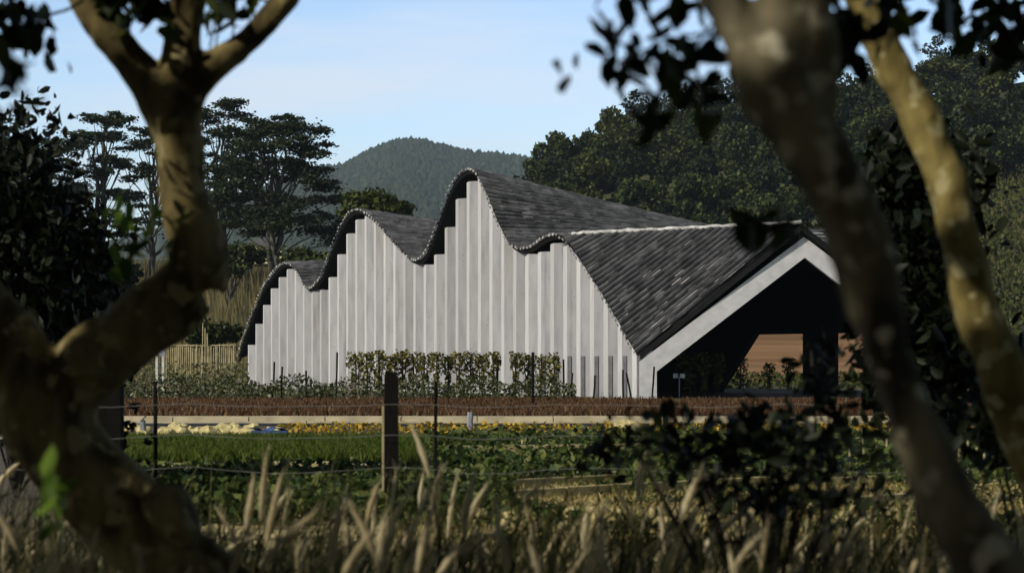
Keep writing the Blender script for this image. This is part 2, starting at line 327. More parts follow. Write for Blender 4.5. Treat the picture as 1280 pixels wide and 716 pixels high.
# smooth resample by arc length
uu = np.linspace(cu[0], cu[-1], 1600); hh = np.interp(uu, cu, chh)
ker = np.hanning(41); ker /= ker.sum(); hp = np.pad(hh, 20, mode='edge'); hh = np.convolve(hp, ker, 'valid')
hh[:12] = np.interp(uu[:12], cu, chh)
H = lambda u: float(np.interp(u, uu, hh))
arc = np.concatenate([[0], np.cumsum(np.hypot(np.diff(uu), np.diff(hh)))])
u4 = uh(701, 294)[0]; a4 = float(np.interp(u4, uu, arc))
pav = thing('pavilion', 'wave roofed pavilion with pale vertical concrete panels and dark tiled roof', 'building', tuple(O))
TIP = P(1002, 280, 59.75); EAVE_R = P(1208, 441, 60.3); REAR = 9.6
RO = fac(u4, H(u4)); MID = fac(u4, 5.35, REAR)
def ridge(f): return RO.lerp(TIP, f)
rowsA, rowsB, rowsC = [], [], []
SP = .195
for k in range(int(a4 / SP) + 2):                    # front slope, right of the last crest
    a = min(k * SP, a4); u = float(np.interp(a, arc, uu)); f = 1 - u / u4
    rowsA.append((fac(u, H(u)), ridge(max(0, min(1, f)))))
na = int((arc[-1] - a4) / SP)
for k in range(na + 1):
    u = float(np.interp(a4 + k * SP, arc, uu)); rowsB.append((fac(u, H(u)), fac(u, 5.35, REAR)))
for k in range(31): f = k / 30; rowsC.append((ridge(f), MID.lerp(EAVE_R, f)))
tiles = MB(); ends = MB()
glint_mb = MB()  # pale strips painted as highlights along the tile rows
def tile_rows(rows, endcap=True, L=.3):
    glint = .6
    for i in range(len(rows) - 1):
        (a, b), (a2, b2) = rows[i], rows[i + 1]
        m = max(1, int(((b - a).length + (b2 - a2).length) / 2 / L))
        if (b - a).length < .2 and (b2 - a2).length < .2: continue
        for j in range(m):
            t0, t1 = (j / m if j else -random.uniform(0, .09) / max(.5, (b - a).length)), (j + 1.12) / m
            p0 = a.lerp(b, t0); p1 = a.lerp(b, min(t1, 1)); q0 = a2.lerp(b2, t0); q1 = a2.lerp(b2, min(t1, 1))
            nn = (p1 - p0).cross(q0 - p0)
            if nn.length < 1e-6: nn = (p1 - p0).cross(q1 - p1)
            nn.normalize()
            if nn.z < 0: nn = -nn
            jit = random.uniform(-.012, .012)
            vv = []
            for (p, q, r) in ((p0, q0, .09), (p1, q1, .07)):
                for th in (0, .25, .5, .75, 1):
                    e = .17 + .66 * th; vv.append(p.lerp(q, e) + nn * (.015 + (r + jit) * math.sin(math.pi * th)))
            tiles.add(vv, [(c, c + 1, c + 6, c + 5) for c in range(4)] + [(0, 1, 2, 3, 4)])
            if random.random() < glint and (q1 - p1).length > .1:
                l0, l1 = p0.lerp(p1, random.uniform(0, .15)), p1
                e1, e2 = (q0 - p0).normalized() * random.uniform(.012, .026), nn * .05
                glint_mb.add([l0 - e1 * .6 + e2, l0 + e1 + e2 * .4, l1 + e1 + e2 * .4, l1 - e1 * .6 + e2], [(0, 1, 2, 3)])
        glint = random.choice((.15, .35, .6, .85, .9))
        if endcap:
            nn = (b - a).cross(a2 - a).normalized()
            if nn.z < 0: nn = -nn
            d = -(b - a).normalized(); c = a.lerp(a2, .5) + nn * (.03 + random.uniform(-.012, .012)) + d * random.uniform(.07, .11); sdir = (a2 - a).normalized()
            ends.prism([c + (sdir * math.cos(q) + nn * math.sin(q)) * .05 for q in np.linspace(0, 2 * math.pi, 7)[:-1]], d * .03)
tile_rows(rowsA); tile_rows(rowsB); tile_rows(rowsC, False)
under = MB()
for rows in (rowsA, rowsB, rowsC):                   # deck under the tiles
    for i in range(len(rows) - 1):
        (a, b), (a2, b2) = rows[i], rows[i + 1]; dz = Vector((0, 0, -.1)); N = 6
        for j in range(N):
            q = [a.lerp(b, j / N), a.lerp(b, (j + 1) / N), a2.lerp(b2, (j + 1) / N), a2.lerp(b2, j / N)]
            under.add(q, [(0, 1, 2, 3)]); under.add([x + dz for x in q], [(3, 2, 1, 0)])
roof = under.build('roof', M['black'], pav)
tiles.build('roof_tile', M['tile'], roof); bpy.data.objects['roof_tile']['kind'] = 'stuff'
ends.build('tile_end', M['tileedge'], roof); bpy.data.objects['tile_end']['kind'] = 'stuff'
glint_mb.build('tile_glint', solid('painted_tile_highlight', (.62, .61, .59), .8, (.13, .13, .13), 2.2, lo=.42, hi=.6), roof); bpy.data.objects['tile_glint']['kind'] = 'stuff'
rc = MB(); rc.tube([ridge(f) + Vector((0, 0, .05 + .015 * math.sin(f * 70))) for f in np.linspace(.05, 1, 40)], [.05 + .025 * random.random() for _ in range(40)], 8, wob=.2)
rc.build('ridge_cap', M['mortar'], roof, True)
fa = MB(); prev = None
for u in np.linspace(uu[0], uu[-1], 260):            # dark fascia following the wave
    p = fac(u, H(u) - .02, .02)
    if prev is not None:
        fa.add([prev, p, p - Vector((0, 0, .11)), prev - Vector((0, 0, .11)), prev + W * .06, p + W * .06, p + W * .06 - Vector((0, 0, .11)), prev + W * .06 - Vector((0, 0, .11))], [(0, 1, 2, 3), (7, 6, 5, 4), (3, 2, 6, 7), (0, 4, 5, 1)])
    prev = p
for a, b in ((fac(0, H(0)), TIP), (TIP, EAVE_R)):    # gable verge boards
    dn = Vector((0, 0, -.2)); fa.prism([a, b, b + dn, a + dn], Vector((0, .05, 0)))
fa.build('fascia', M['black'], roof)
# concrete panels, stepped in plan
def roof_z(p):                                       # height of the roof above a plan point near the facade
    dx, dy = p.x - O.x, p.y - O.y; det = U.x * W.y - W.x * U.y
    u = (dx * W.y - W.x * dy) / det; s_ = (U.x * dy - U.y * dx) / det; u = min(max(u, uu[0]), uu[-1]); h0 = H(u)
    if u > u4: return h0 + (5.35 - h0) * s_ / REAR
    e = ridge(1 - max(u, 0) / u4); a = fac(u, h0); return h0 + (e.z - h0) * min(1, s_ / max(.3, (e - a).length * .8))
NP = 38; du = 29.0 / NP; off = .2
for i in range(NP):
    u0, u1 = i * du, (i + 1) * du
    p0 = fac(u0, 0, off); p1 = fac(u1, 0, off)
    d = p1 - p0; mid = p0 + Vector((d.x * .74, -d.x * .74 * math.tan(R(28)), 0))
    hl, hr = H(u1), H(u0)                            # left and right in the picture
    th = W * .16
    pb = MB()
    q = [p0, mid, p1, p1 + th, mid + th, p0 + th]; tops = [max(.22, roof_z(x) - .13) for x in q]
    if hr > hl - .02 or i in (5, 16): tops = [max(.22, min(tops) - .04)] * 6
    vv = q + [x + Vector((0, 0, t)) for x, t in zip(q, tops)]
    pb.add(vv, [(0, 1, 7, 6), (2, 3, 9, 8), (3, 4, 10, 9), (4, 5, 11, 10), (5, 0, 6, 11), (6, 7, 10, 11), (7, 8, 9, 10)], 0)
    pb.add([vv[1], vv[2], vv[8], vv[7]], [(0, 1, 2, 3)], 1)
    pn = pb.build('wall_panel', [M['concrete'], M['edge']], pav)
    if i < 9:                                        # low dark grey strip against the panel's foot
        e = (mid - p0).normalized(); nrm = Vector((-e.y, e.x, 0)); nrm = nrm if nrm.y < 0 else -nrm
        sb = MB(); c = mid - e * .1 + nrm * .02; sb.box(c + Vector((0, 0, .64)), (.13, .03, 1.28), math.atan2(e.y, e.x)); sb.build('foot_strip', M['darkgrey'], pn)
iw = MB()                                            # black sheet added behind the panels, standing in for shade in the gaps
for k in range(120):
    a, b_ = uu[0] + (29 - uu[0]) * k / 120, uu[0] + (29 - uu[0]) * (k + 1) / 120
    a = max(a, .25); b_ = max(b_, .25)
    if b_ > a: iw.add([fac(a, 0, .55), fac(b_, 0, .55), fac(b_, max(H(b_) - .14, .1), .55), fac(a, max(H(a) - .14, .1), .55)], [(0, 1, 2, 3)])
iw.build('gap_shade_sheet', M['black'], pav)
# portal frame of the gable
pf = MB(); Zb = 59.97; dp = Vector((.03, .42, 0))
Q = lambda x, y: P(x, y, Zb)
base = Q(800, 448 + F * CH / Zb).z
left = [Q(799, 448 + F * CH / Zb), Q(799, 452), Q(1005, 296), Q(1006, 322), Q(821, 464), Q(821, 448 + F * CH / Zb)]
right = [Q(1005, 296), Q(1211, 452), Q(1211, 448 + F * CH / Zb), Q(1189, 448 + F * CH / Zb), Q(1189, 464), Q(1006, 322)]
pf.prism(left, dp); pf.build('portal_frame', M['beam'], pav)
pf = MB(); pf.prism(right, dp); pf.build('portal_frame', M['beam'], pav)
# rear-right side: dark wall with an open bay and a raking brace
rw = MB()
def side(u, z, s=REAR): return fac(u, z, s)
topz = lambda u: 1.45 + (5.2 - 1.45) * min(1, u / u4)
def sidewall(ua, ub, za, zb=None):
    N = 8
    for k in range(N):
        a, c = ua + (ub - ua) * k / N, ua + (ub - ua) * (k + 1) / N
        za0 = za if zb is None else za + (zb - za) * k / N; za1 = za if zb is None else za + (zb - za) * (k + 1) / N
        q = [side(a, min(za0, topz(a))), side(c, min(za1, topz(c))), side(c, topz(c)), side(a, topz(a))]
        rw.add(q + [x + W * .2 for x in q], [(0, 1, 2, 3), (7, 6, 5, 4), (0, 4, 5, 1)])
sidewall(.3, 2.2, 0); sidewall(2.2, 9.6, 2.03); sidewall(9.6, 11.6, 2.03, .05); sidewall(11.6, 29.2, 0)
sidewall(5.5, 7.0, 0)
q = [fac(29.2, 0, .4), side(29.2, 0), side(29.2, 5.2), fac(29.2, .6, .4)]; rw.prism(q, U * .15)
rw.build('rear_wall', M['black'], pav)
fl = MB(); fl.add([fac(.3, .012, .6), fac(.3, .012, REAR), fac(29, .012, REAR), fac(29, .012, .6)], [(0, 1, 2, 3)]); fl.build('floor', M['black'], pav)  # floor coloured black to hold the interior's shade

# ================================================================== FIELD
def bed(n, p0, p1, y0, y1, h0, h1, wd, lean=.3):
    b_ = fan_scatter(n, p0, p1, y0, y1); return blades_np(b_, rng.uniform(h0, h1, n), rng.uniform(wd * .6, wd * 1.4, n), lean)
stuff('russet_groundcover', bed(26000, 60, 1340, 41, 57, .05, .17, .035, .6), M['l_russet'], 'russet brown ground cover in a long strip before the pavilion', 'ground cover')
n = 7000; b_ = fan_scatter(n, 140, 720, 57.5, 61); stemz = rng.random(n) ** 1.3 * .62; b_[:, 2] = stemz * (.7 + .5 * np.sin(b_[:, 0] * 1.7) ** 2)
stuff('border_plants', leaves_np(b_, rng.uniform(.06, .14, n)), M['l_border'], 'low leafy green border along the foot of the panelled wall', 'plants')
kb = MB()
for i in range(18):
    x0 = -12 + i * 1.42; kb.box((x0 + .7, 37.4, .055), (1.40, .5, .115 + .012 * random.random()), random.uniform(-.003, .003))
tag(kb.build('kerb', M['kerb']), kind='structure')
rl = MB(); rl.box((0, 36.4, .035), (25, .05, .03)); rl.box((0, 36.1, .012), (25, 1.0, .02), mi=1)  # pale rail over a flat black strip
tag(rl.build('bed_edging', [M['kerb'], M['blackstrip']]), 'thin pale edging rail along a flat black strip below the kerb', 'edging')
n = 2600; b_ = fan_scatter(n, 345, 1290, 30.5, 34.5); b_[:, 2] = rng.uniform(.02, .11, n)
stuff('yellow_flowers', leaves_np(b_, rng.uniform(.03, .085, n), .3, .8), M['l_yellow'], 'band of small yellow flowers behind the green crop', 'flowers')
stuff('feathery_crop', bed(34000, 100, 600, 22.8, 29, .07, .17, .022, .9), M['l_carrot'], 'bright green feathery crop filling the left field bed', 'crop')
n = 12000; b_ = fan_scatter(n, 530, 1300, 18.5, 29.3); b_[:, 1] = 18.7 + np.round((b_[:, 1] - 18.7) / 1.5) * 1.5 + rng.normal(size=n) * .27; b_[:, 2] = .03 + .2 * rng.random(n) * (.55 + .45 * np.sin(b_[:, 1] * 4) ** 2)
stuff('leafy_crop', leaves_np(b_, rng.uniform(.05, .12, n), .3, .7, True), M['l_potato'], 'dark broad leaved crop filling the right field bed', 'crop')
n = 12000; b_ = fan_scatter(n, 90, 640, 14.3, 19.5); b_[:, 1] = 14.6 + np.round((b_[:, 1] - 14.6) / 1.2) * 1.2 + rng.normal(size=n) * .22; b_[:, 2] = .02 + .18 * rng.random(n)
stuff('low_crop', leaves_np(b_, rng.uniform(.04, .1, n), .2, .6), M['l_potato'], 'shaded low crop between pale boards and tall grass', 'crop')
n = 20000; b_ = fan_scatter(n, 480, 1340, 12.2, 18.8)
stuff('straw_mulch', blades_np(b_, rng.uniform(.02, .1, n), .014, 1.8), M['l_straw'], 'scattered straw mulch over the near right beds', 'straw')
# pale slabs and boards lying in the field
def board(px0, py0, px1, py1, wdt, ht, lab, m='palewood', z=0.0, name='timber_board'):
    a, c = G(px0, py0), G(px1, py1); d = c - a; b = MB(); k = max(1, int(d.length / 1.1))
    for i in range(k):
        q = a.lerp(c, (i + .5) / k); b.box((q.x, q.y, z + ht / 2 + .006), (d.length / k - .012, wdt, ht * random.uniform(.85, 1.1)), math.atan2(d.y, d.x) + random.uniform(-.01, .01))
    return tag(b.build(name, M[m]), lab, name.replace('_', ' ').split()[-1])
board(186, 592, 256, 592, 1.6, .07, 'broad pale yellow slab lying beside the leaning trunk', 'stone', name='stone_slab')
board(318, 586, 412, 586, .4, .07, 'narrow pale slab at the near edge of the feathery crop', 'stone', name='stone_slab')
board(440, 578, 560, 574, .08, .06, 'thin pale board edging the crop behind the black post')
board(585, 618, 985, 596, .07, .11, 'long pale batten slanting between the right beds')
board(560, 634, 960, 611, .08, .11, 'pale batten slanting just behind the low stone edging')
board(1000, 612, 1140, 607, .08, .1, 'short pale batten behind the dark foreground shrub')
board(1010, 645, 1150, 634, .12, .12, 'pale batten running up to the near blurred trunk')
board(1195, 582, 1270, 588, .3, .1, 'pale board at the right edge beyond the slim olive trunk')
board(1215, 615, 1285, 608, .08, .06, 'thin batten at the right edge below the pale board')
board(640, 626, 820, 616, .06, .08, 'thin batten lying in the straw between two slanting battens')
board(1000, 598, 1100, 596, .05, .05, 'thin batten farthest up the bed left of the near trunk')
board(1010, 622, 1120, 619, .06, .05, 'thin batten midway up the bed left of the near trunk')
board(1200, 634, 1285, 628, .07, .06, 'batten at the right edge, the nearest of the three there')
board(270, 604, 400, 601, .07, .05, 'thin pale board edging the low shaded crop')
board(560, 575, 800, 571, .06, .16, 'thin pale strip halfway up the broad leaved crop')
# low dry stone edging, one object, stones are its courses
se = MB()
def rock_into(mb, c, sx, sy, sz):
    bm = bmesh.new(); bmesh.ops.create_icosphere(bm, subdivisions=2, radius=1); o = Vector((random.random() * 50, 3, 0)); rm = Matrix.Rotation(random.uniform(0, 6.28), 3, 'Z')
    vv = []
    for q in bm.verts:
        k = 1 + .4 * mnoise.noise(q.co * 1.2 + o) + .2 * mnoise.noise(q.co * 3 + o); q2 = Vector([max(-.8, min(.8, w_)) for w_ in q.co]); vv.append(Vector(c) + rm @ Vector((q2.x * sx * k, q2.y * sy * k, q2.z * sz * k)))
    mb.add(vv, [[v_.index for v_ in f_.verts] for f_ in bm.faces]); bm.free()
for r_ in range(2):
    x = P(590, 0, 13.7).x
    while x < P(1110, 0, 13.7).x:
        l = random.uniform(.05, .15)
        if random.random() < (.8, .62)[r_]: se = MB(); rock_into(se, (x + l / 2, 13.7 + r_ * .06 + random.uniform(-.12, .12), .045 + r_ * .075 + random.uniform(-.02, .02)), l * .62, .08, random.uniform(.035, .07)); tag(se.build('edging_stone', M['stone']), 'pale yellow stone in the low edging row behind the tall grass', 'stone', 'stones of the low edging row')
        x += l
def rock_mesh(sx, sy, sz):
    bm = bmesh.new(); bmesh.ops.create_icosphere(bm, subdivisions=2, radius=1)
    o = Vector((random.random() * 50, 0, 0))
    for vv in bm.verts:
        k = 1 + .45 * mnoise.noise(vv.co * 1.3 + o) + .2 * mnoise.noise(vv.co * 3 + o); vv.co = Vector((vv.co.x * sx * k, vv.co.y * sy * k, vv.co.z * sz * k))
    me = bpy.data.meshes.new('rock'); bm.to_mesh(me); bm.free(); return me
for i in range(48):
    px = random.uniform(154, 350); p = G(px, random.uniform(536, 547)); s = random.uniform(.03, .1) * (1.25 if i % 7 == 0 else 1)
    o = link('rock', rock_mesh(s * 1.3, s, s * .9), M['stone']); o.location = (p.x, p.y, s * .5)
    tag(o, 'pale yellow rock in the pile between kerb and green crop', 'rock', 'pale rocks piled below the kerb')
o = link('rock', rock_mesh(.2, .14, .12), M['stone']); p = G(783, 541); o.location = (p.x, p.y, .1); tag(o, 'lone pale rock among the yellow flowers', 'rock')
tb = MB(); p = G(337, 546)
gx = [(i / 8 - .5) * .55 for i in range(9)]
tb.add([(p.x + x, p.y + y, .12 + .03 * math.sin(x * 17 + y * 9)) for y in (-.16, 0, .16) for x in gx], [(j * 9 + i, j * 9 + i + 1, j * 9 + i + 10, j * 9 + i + 9) for j in range(2) for i in range(8)])
tb.prism([(p.x - .27, p.y - .15, .0), (p.x + .27, p.y - .15, 0), (p.x + .27, p.y - .15, .1), (p.x - .27, p.y - .15, .1)], (0, .3, 0))
tag(tb.build('tarpaulin', M['blue']), 'small blue tarpaulin beside the pale rocks', 'tarpaulin')

# ---------------------------------------------------------------- fence, posts, stakes, signs
fence = thing('wire_fence', 'wire fence on a square black timber post before the field', 'fence', (P(489, 0, 15).x, 15, 0))
b = MB(); b.box((P(489, 0, 15).x, 15, .535), (.105, .105, 1.07), .1); b.box((P(489, 0, 15).x, 15, 1.085), (.09, .09, .03), .1); b.build('post', M['wood'], fence)
b = MB(); b.box((P(480.5, 0, 15.1).x, 15.1, .42), (.035, .05, .84)); b.build('batten', M['bamboo'], fence)
for py, sag in ((543, .03), (583, .05), (505, .02)):
    z = CH + (HZ - py) / F * 15; b = MB(); x0 = P(489, 0, 15).x
    b.tube([(x0 + i * .3, 14.93 - .03, z - sag * math.sin(i * .62) ** 2 + .006 * math.sin(i * 2.1)) for i in range(-12, 19)], .0022, 4); b.build('wire', M['wire'], fence)
b = MB(); x = P(132, 0, 15.6).x; b.box((x, 15.6, .5), (.26, .2, 1.0), .05); b.box((x, 15.6, 1.01), (.22, .17, .03), .05)
tag(b.build('gate_post', M['wood']), 'thick black timber post half hidden behind the leaning trunk', 'post')
def stake(px, py0, py1, Z, r, lab, m='wood', lean=0, group=None):
    b = MB(); a, c = P(px + lean, py0, Z), P(px, py1, Z); c.z = max(c.z, -.02) if py1 < 716 else 0
    b.tube([a, a.lerp(c, .5) + Vector((random.uniform(-.01, .01), 0, 0)), c], r, 6)
    return tag(b.build('garden_stake', M[m]), lab, 'stake', group)
stake(194, 476, 640, 16, .016, 'slim dark stake standing in front of the pale rocks')
stake(545, 476, 640, 16, .014, 'slim dark stake just right of the black fence post')
stake(666, 440, 520, 50, .035, 'dark stake among the vines right of the gap')
stake(178, 525, 547, 31, .05, 'short grey stake below the kerb by the rocks', 'greymetal')
stake(588, 515, 538, 33, .05, 'short grey stake below the kerb in the yellow flowers', 'greymetal')
stake(832, 516, 545, 31, .04, 'short dark stake at the right end of the yellow flowers')
stake(653, 549, 590, 24, .012, 'thin cane standing in the broad leaved crop', 'bamboo')
stake(768, 500, 520, 55, .03, 'pale cane at the edge of the russet strip', 'bamboo')
for i, (px, t) in enumerate([(341, 452), (420, 440), (352, 458), (383, 463), (705, 449), (714, 466), (742, 469), (779, 462), (789, 466), (815, 458)]):
    stake(px, t, 497, 59 - .3 * (i % 3), .028, 'dark stake stuck in the border before the concrete panels', lean=random.uniform(-2, 3) - (5 if px == 789 else 0), group='stakes along the panelled wall')
for i, px in enumerate([1064, 1080, 1108, 1222, 1246, 1262, 1230, 1210]):
    stake(px, 520 + (i * 13) % 40, 620 - (i * 7) % 20, 20 + (i % 3), .012, 'bamboo cane among the crops behind the right trunks', 'bamboo', random.uniform(-3, 3), 'bamboo canes in the right beds')
sg = thing('black_sign', 'small black sign board on a post before the vines', 'sign', tuple(P(622, 497, 60.6)))
b = MB(); p = P(622, 453, 60.6); b.box(p, (.24, .03, .13)); b.box(p + Vector((0, -.012, .075)), (.26, .05, .02)); b.build('sign_board', M['wood'], sg)
b = MB(); b.tube([(p.x, p.y + .02, 0), (p.x, p.y + .02, p.z)], .03, 6); b.build('post', M['wood'], sg)
sg = thing('plant_sign', 'small white double sign on a stake inside the portal', 'sign', tuple(P(850, 497, 61.3)))
for dx in (844.5, 853):
    b = MB(); b.box(P(dx, 469.5, 61.3), (.15, .02, .14)); b.build('sign_plate', M['white'], sg)
b = MB(); p = P(849, 470, 61.35); b.tube([(p.x, p.y, 0), (p.x, p.y, p.z)], .02, 6); b.build('post', M['greymetal'], sg)
# white posts, lamp and bamboo fence at the left of the pavilion
for px, lab in ((196, 'left one of two white posts by the bamboo fence'), (204, 'right one of two white posts below the grey box lamp')):
    b = MB(); p = P(px, 446, 62); b.box((p.x, 62, p.z / 2), (.07, .07, p.z)); b.box((p.x, 62, p.z + .01), (.09, .09, .02)); tag(b.build('white_post', M['white']), lab, 'post')
lp = thing('box_lamp', 'grey box lamp standing on a pole above the white posts', 'lamp', tuple(P(203, 480, 64)))
b = MB(); p = P(203, 440, 64); b.box(p, (.2, .2, .26)); b.box(p + Vector((0, 0, .11)), (.26, .26, .04), taper=.6); b.build('lamp_head', M['greymetal'], lp)
b = MB(); b.tube([(p.x, p.y, 0), (p.x, p.y, p.z - .1)], .025, 6); b.build('pole', M['greymetal'], lp)
bf = thing('bamboo_fence', 'dry bamboo picket fence left of the pavilion', 'fence', tuple(P(250, 450, 80)))
b = MB()
for py in (431, 456): b.tube([P(205, py, 80), P(250, py + 1, 80), P(295, py, 80)], .03, 6)
b.build('rail', M['bamboo'], bf)
for i in range(34):
    px = 208 + i * 2.55 + random.uniform(-.6, .6); b = MB(); t = 432 - (random.uniform(-3, 3) if i not in (18, 19, 20) else random.uniform(14, 34))
    b.tube([P(px, t, 79.9), P(px + random.uniform(-1, 1), HZ + F * CH / 79.9, 79.9)], random.uniform(.018, .03), 5); b.build('picket', M['bamboo'], bf)
# lamp post up on the hillside
lp = thing('lamp_post', 'white lamp post on the wooded hillside right of the slim trunk', 'lamp post', tuple(P(1196, 250, 175)))
b = MB(); b.tube([P(1196, 262, 175), P(1196, 209, 175)], .12, 8); b.build('pole', M['white'], lp)
b = MB(); b.box(P(1196, 206, 175), (.75, .4, .4), taper=1.3); b.build('lamp_head', M['white'], lp)

# ---------------------------------------------------------------- vines along the wall
def vine_mesh():
    n = 270; z = .12 + 1.3 * rng.random(n) ** .6; r = np.where(z > .8, .3, .15) * rng.uniform(.7, 1.15); a = rng.random(n) * 6.28; q = np.sqrt(rng.random(n))
    return leaves_np(np.stack([np.cos(a) * r * q, np.sin(a) * r * q * .8, z + .04 * rng.normal(size=n)], 1), rng.uniform(.05, .12, n), 0, .7)
vines = []
def vine(): 
    t = thing('climbing_vine', 'leafy climbing vine on a stake before the concrete panels', 'vine', group='vines trained along the panelled wall')
    link('foliage', npmesh('foliage', *vine_mesh()), M['l_vine'], t)
    b = MB(); b.tube([(0, 0, 0), (.03, 0, .7), (0, 0, 1.4)], .025, 6); b.tube([(.12, .02, 0), (.1, 0, .7), (.16, 0, 1.25)], .016, 5); b.build('stem', M['twig'], t); return t
def dup(root, loc, rz=0, sc_=1, label=None, group=None):
    r = root.copy(); C.objects.link(r); r.location = loc; r.rotation_euler = (0, 0, rz); r.scale = (sc_,) * 3 if np.isscalar(sc_) else sc_
    if label: r['label'] = label
    if group: r['group'] = group
    for ch in root.children:
        c = ch.copy(); C.objects.link(c); c.parent = r; c.matrix_parent_inverse = Matrix.Identity(4)
    return r
vp = [vine() for _ in range(5)]
for i, px in enumerate([444, 458, 473, 488, 502, 516, 531, 546, 560, 575, 589, 603, 616, 645, 661, 677, 692]):
    Z = 60.8 + random.uniform(-.3, .3); loc = (P(px, 0, Z).x, Z, 0); s_ = (1, 1, random.uniform(.88, 1.0))
    if i < 5: vp[i].location = loc; vp[i].scale = s_
    else: dup(vp[i % 5], loc, random.uniform(0, 6), s_)
for i, px in enumerate((862, 880, 897)):
    dup(vp[i % 3], (P(px, 0, 66).x, 66, 0), i, (1.5, 1, .95), 'dark vine in the shade inside the portal', 'vines inside the portal')
for i, px in enumerate((925, 962, 986)):
    dup(vp[i % 3], (P(px, 0, 76).x, 76, 0), i * 2, (1.1, 1.1, .85 - .14 * (i % 2)), 'vine seen through the open bay against brown soil', 'vines behind the pavilion')

# ================================================================== TREES
def branchy(b, base, top, r0, r1, n=6, wob=.1):
    base, top = Vector(base), Vector(top); L = (top - base).length
    pts = [base.lerp(top, i / n) + Vector((random.uniform(-1, 1), random.uniform(-1, 1), 0)) * wob * L * (0 < i < n) * .3 for i in range(n + 1)]
    b.tube(pts, [r0 + (r1 - r0) * i / n for i in range(n + 1)], 7); return pts
def umbrella(name, label, px, pytop, pybase, Z, wpx, npads, seed, dens=260, m='l_acacia'):
    random.seed(seed); base = P(px, pybase, Z); top = P(px, pytop, Z); h = top.z - base.z; Wd = wpx / F * Z / 2
    t = thing(name, label, 'tree', tuple(base)); b = MB(); cen = []; rad = []; per = []
    stems = 3 if npads > 18 else 2
    st = []
    for k in range(stems):
        st.append(branchy(b, base + Vector((random.uniform(-.3, .3), 0, 0)), base + Vector((random.uniform(-.35, .35) * Wd, random.uniform(-.2, .2) * Wd, h * random.uniform(.78, .93))), .3, .07, 7))
    npads = int(npads * 1.5)
    for k in range(npads):
        f = .28 + .72 * (k + .5) / npads; a = k * 2.4 + random.uniform(-.4, .4)
        rr = Wd * (1.0 if f < .8 else 1.0 - (f - .8) * 3.2) * random.uniform(.35, .95)
        c = base + Vector((math.cos(a) * rr, math.sin(a) * rr * .8, h * f + random.uniform(-.3, .3) - .05 * h))
        s_ = random.choice(st); i = min(len(s_) - 2, int(f * len(s_) * .6)); branchy(b, s_[i], c - Vector((0, 0, .11)), .09, .02, 4, .12)
        w_ = Wd * random.uniform(.2, .42); cen.append(c); rad.append((w_, w_ * .8, w_ * random.uniform(.1, .2))); per.append(int(dens * w_ * w_ * .8))
        for q in range(2):
            c2 = c + Vector((random.uniform(-1, 1) * w_, random.uniform(-.7, .7) * w_, random.uniform(.0, .35) * w_)); cen.append(c2); rad.append((w_ * .5, w_ * .45, w_ * .12)); per.append(int(dens * w_ * w_ / 3.4))
    pts = []
    for c, r, p_ in zip(cen, rad, per):
        q = cloud([c], [r], max(p_, 20), .1); e = rng.normal(size=q.shape) * np.array([r[0] * .22, r[1] * .22, r[0] * .09]); rr_ = np.hypot(q[:, 0] - c[0], q[:, 1] - c[1]); q = q + e; q[:, 2] -= (rr_ / r[0]) ** 2 * r[0] * .12
        pts.append(q)
    pts = np.concatenate(pts)
    link('crown', npmesh('crown', *leaves_np(pts, rng.uniform(.14, .36, len(pts)), .6, .42)), M[m], t); b.build('trunk', M['palebark'], t, True)
    return t
umbrella('umbrella_tree', 'tall flat tiered tree with spreading crown left of the mountain', 348, 140, 345, 150, 178, 26, 11)
umbrella('umbrella_tree', 'tallest tiered tree just right of the upright trunk', 275, 112, 345, 158, 130, 22, 12)
umbrella('umbrella_tree', 'airy tiered tree standing left of the upright trunk', 128, 130, 345, 152, 120, 20, 13)
umbrella('umbrella_tree', 'lower tiered tree half hidden behind the upright trunk', 190, 150, 345, 165, 110, 16, 14)
umbrella('umbrella_tree', 'dark tiered tree with flat top near the left edge', 48, 165, 345, 148, 130, 20, 15)
umbrella('umbrella_tree', 'tiered tree cut off by the left picture edge', -12, 140, 345, 156, 110, 18, 16)
random.seed(21)
def bushy(name, label, c, r, lobes, per, size, m, trunk_r=.15, trunk_m='palebark', cat='tree', group=None, squash=.75, ground=0.0):
    c = Vector(c); t = thing(name, label, cat, (c.x, c.y, ground), group); cen = []; rad = []
    for k in range(lobes):
        d = Vector((random.gauss(0, 1), random.gauss(0, 1), random.gauss(0, 1) * squash)); d.normalize(); q = random.uniform(.35, .72)
        cen.append(c + Vector((d.x * r[0] * q, d.y * r[1] * q, d.z * r[2] * q))); e = random.uniform(.3, .5); rad.append((r[0] * e, r[1] * e, r[2] * e * .85))
    pts = cloud(cen, rad, per, .5); pts = pts[pts[:, 2] > ground + .02]
    link('crown', npmesh('crown', *leaves_np(pts, rng.uniform(size * .6, size * 1.3, len(pts)), .2, .55)), M[m], t)
    b = MB(); bs = Vector((c.x, c.y, ground)); branchy(b, bs, c, trunk_r, trunk_r * .4, 5)
    for q in cen[:7]: branchy(b, bs.lerp(c, .6), q, trunk_r * .4, trunk_r * .1, 3)
    b.build('trunk', M[trunk_m], t, True); return t
bushy('round_tree', 'olive green round tree rising behind the middle roof wave', P(470, 272, 125), (2.6, 2.2, 1.9), 14, 330, .36, 'l_round', .18)
bushy('round_tree', 'dark bush at the left foot of the pavilion', P(268, 420, 88), (1.3, 1.2, 1.3), 12, 260, .2, 'l_hill', .1)
bushy('round_tree', 'low dark tree between tiered trees and small roof wave', P(395, 330, 120), (2.6, 2.0, 1.2), 12, 260, .3, 'l_hill', .15)
bushy('round_tree', 'wide dark tree below the tallest tiered tree', P(285, 322, 135), (3.0, 2.2, 1.6), 12, 260, .32, 'l_hill', .15)
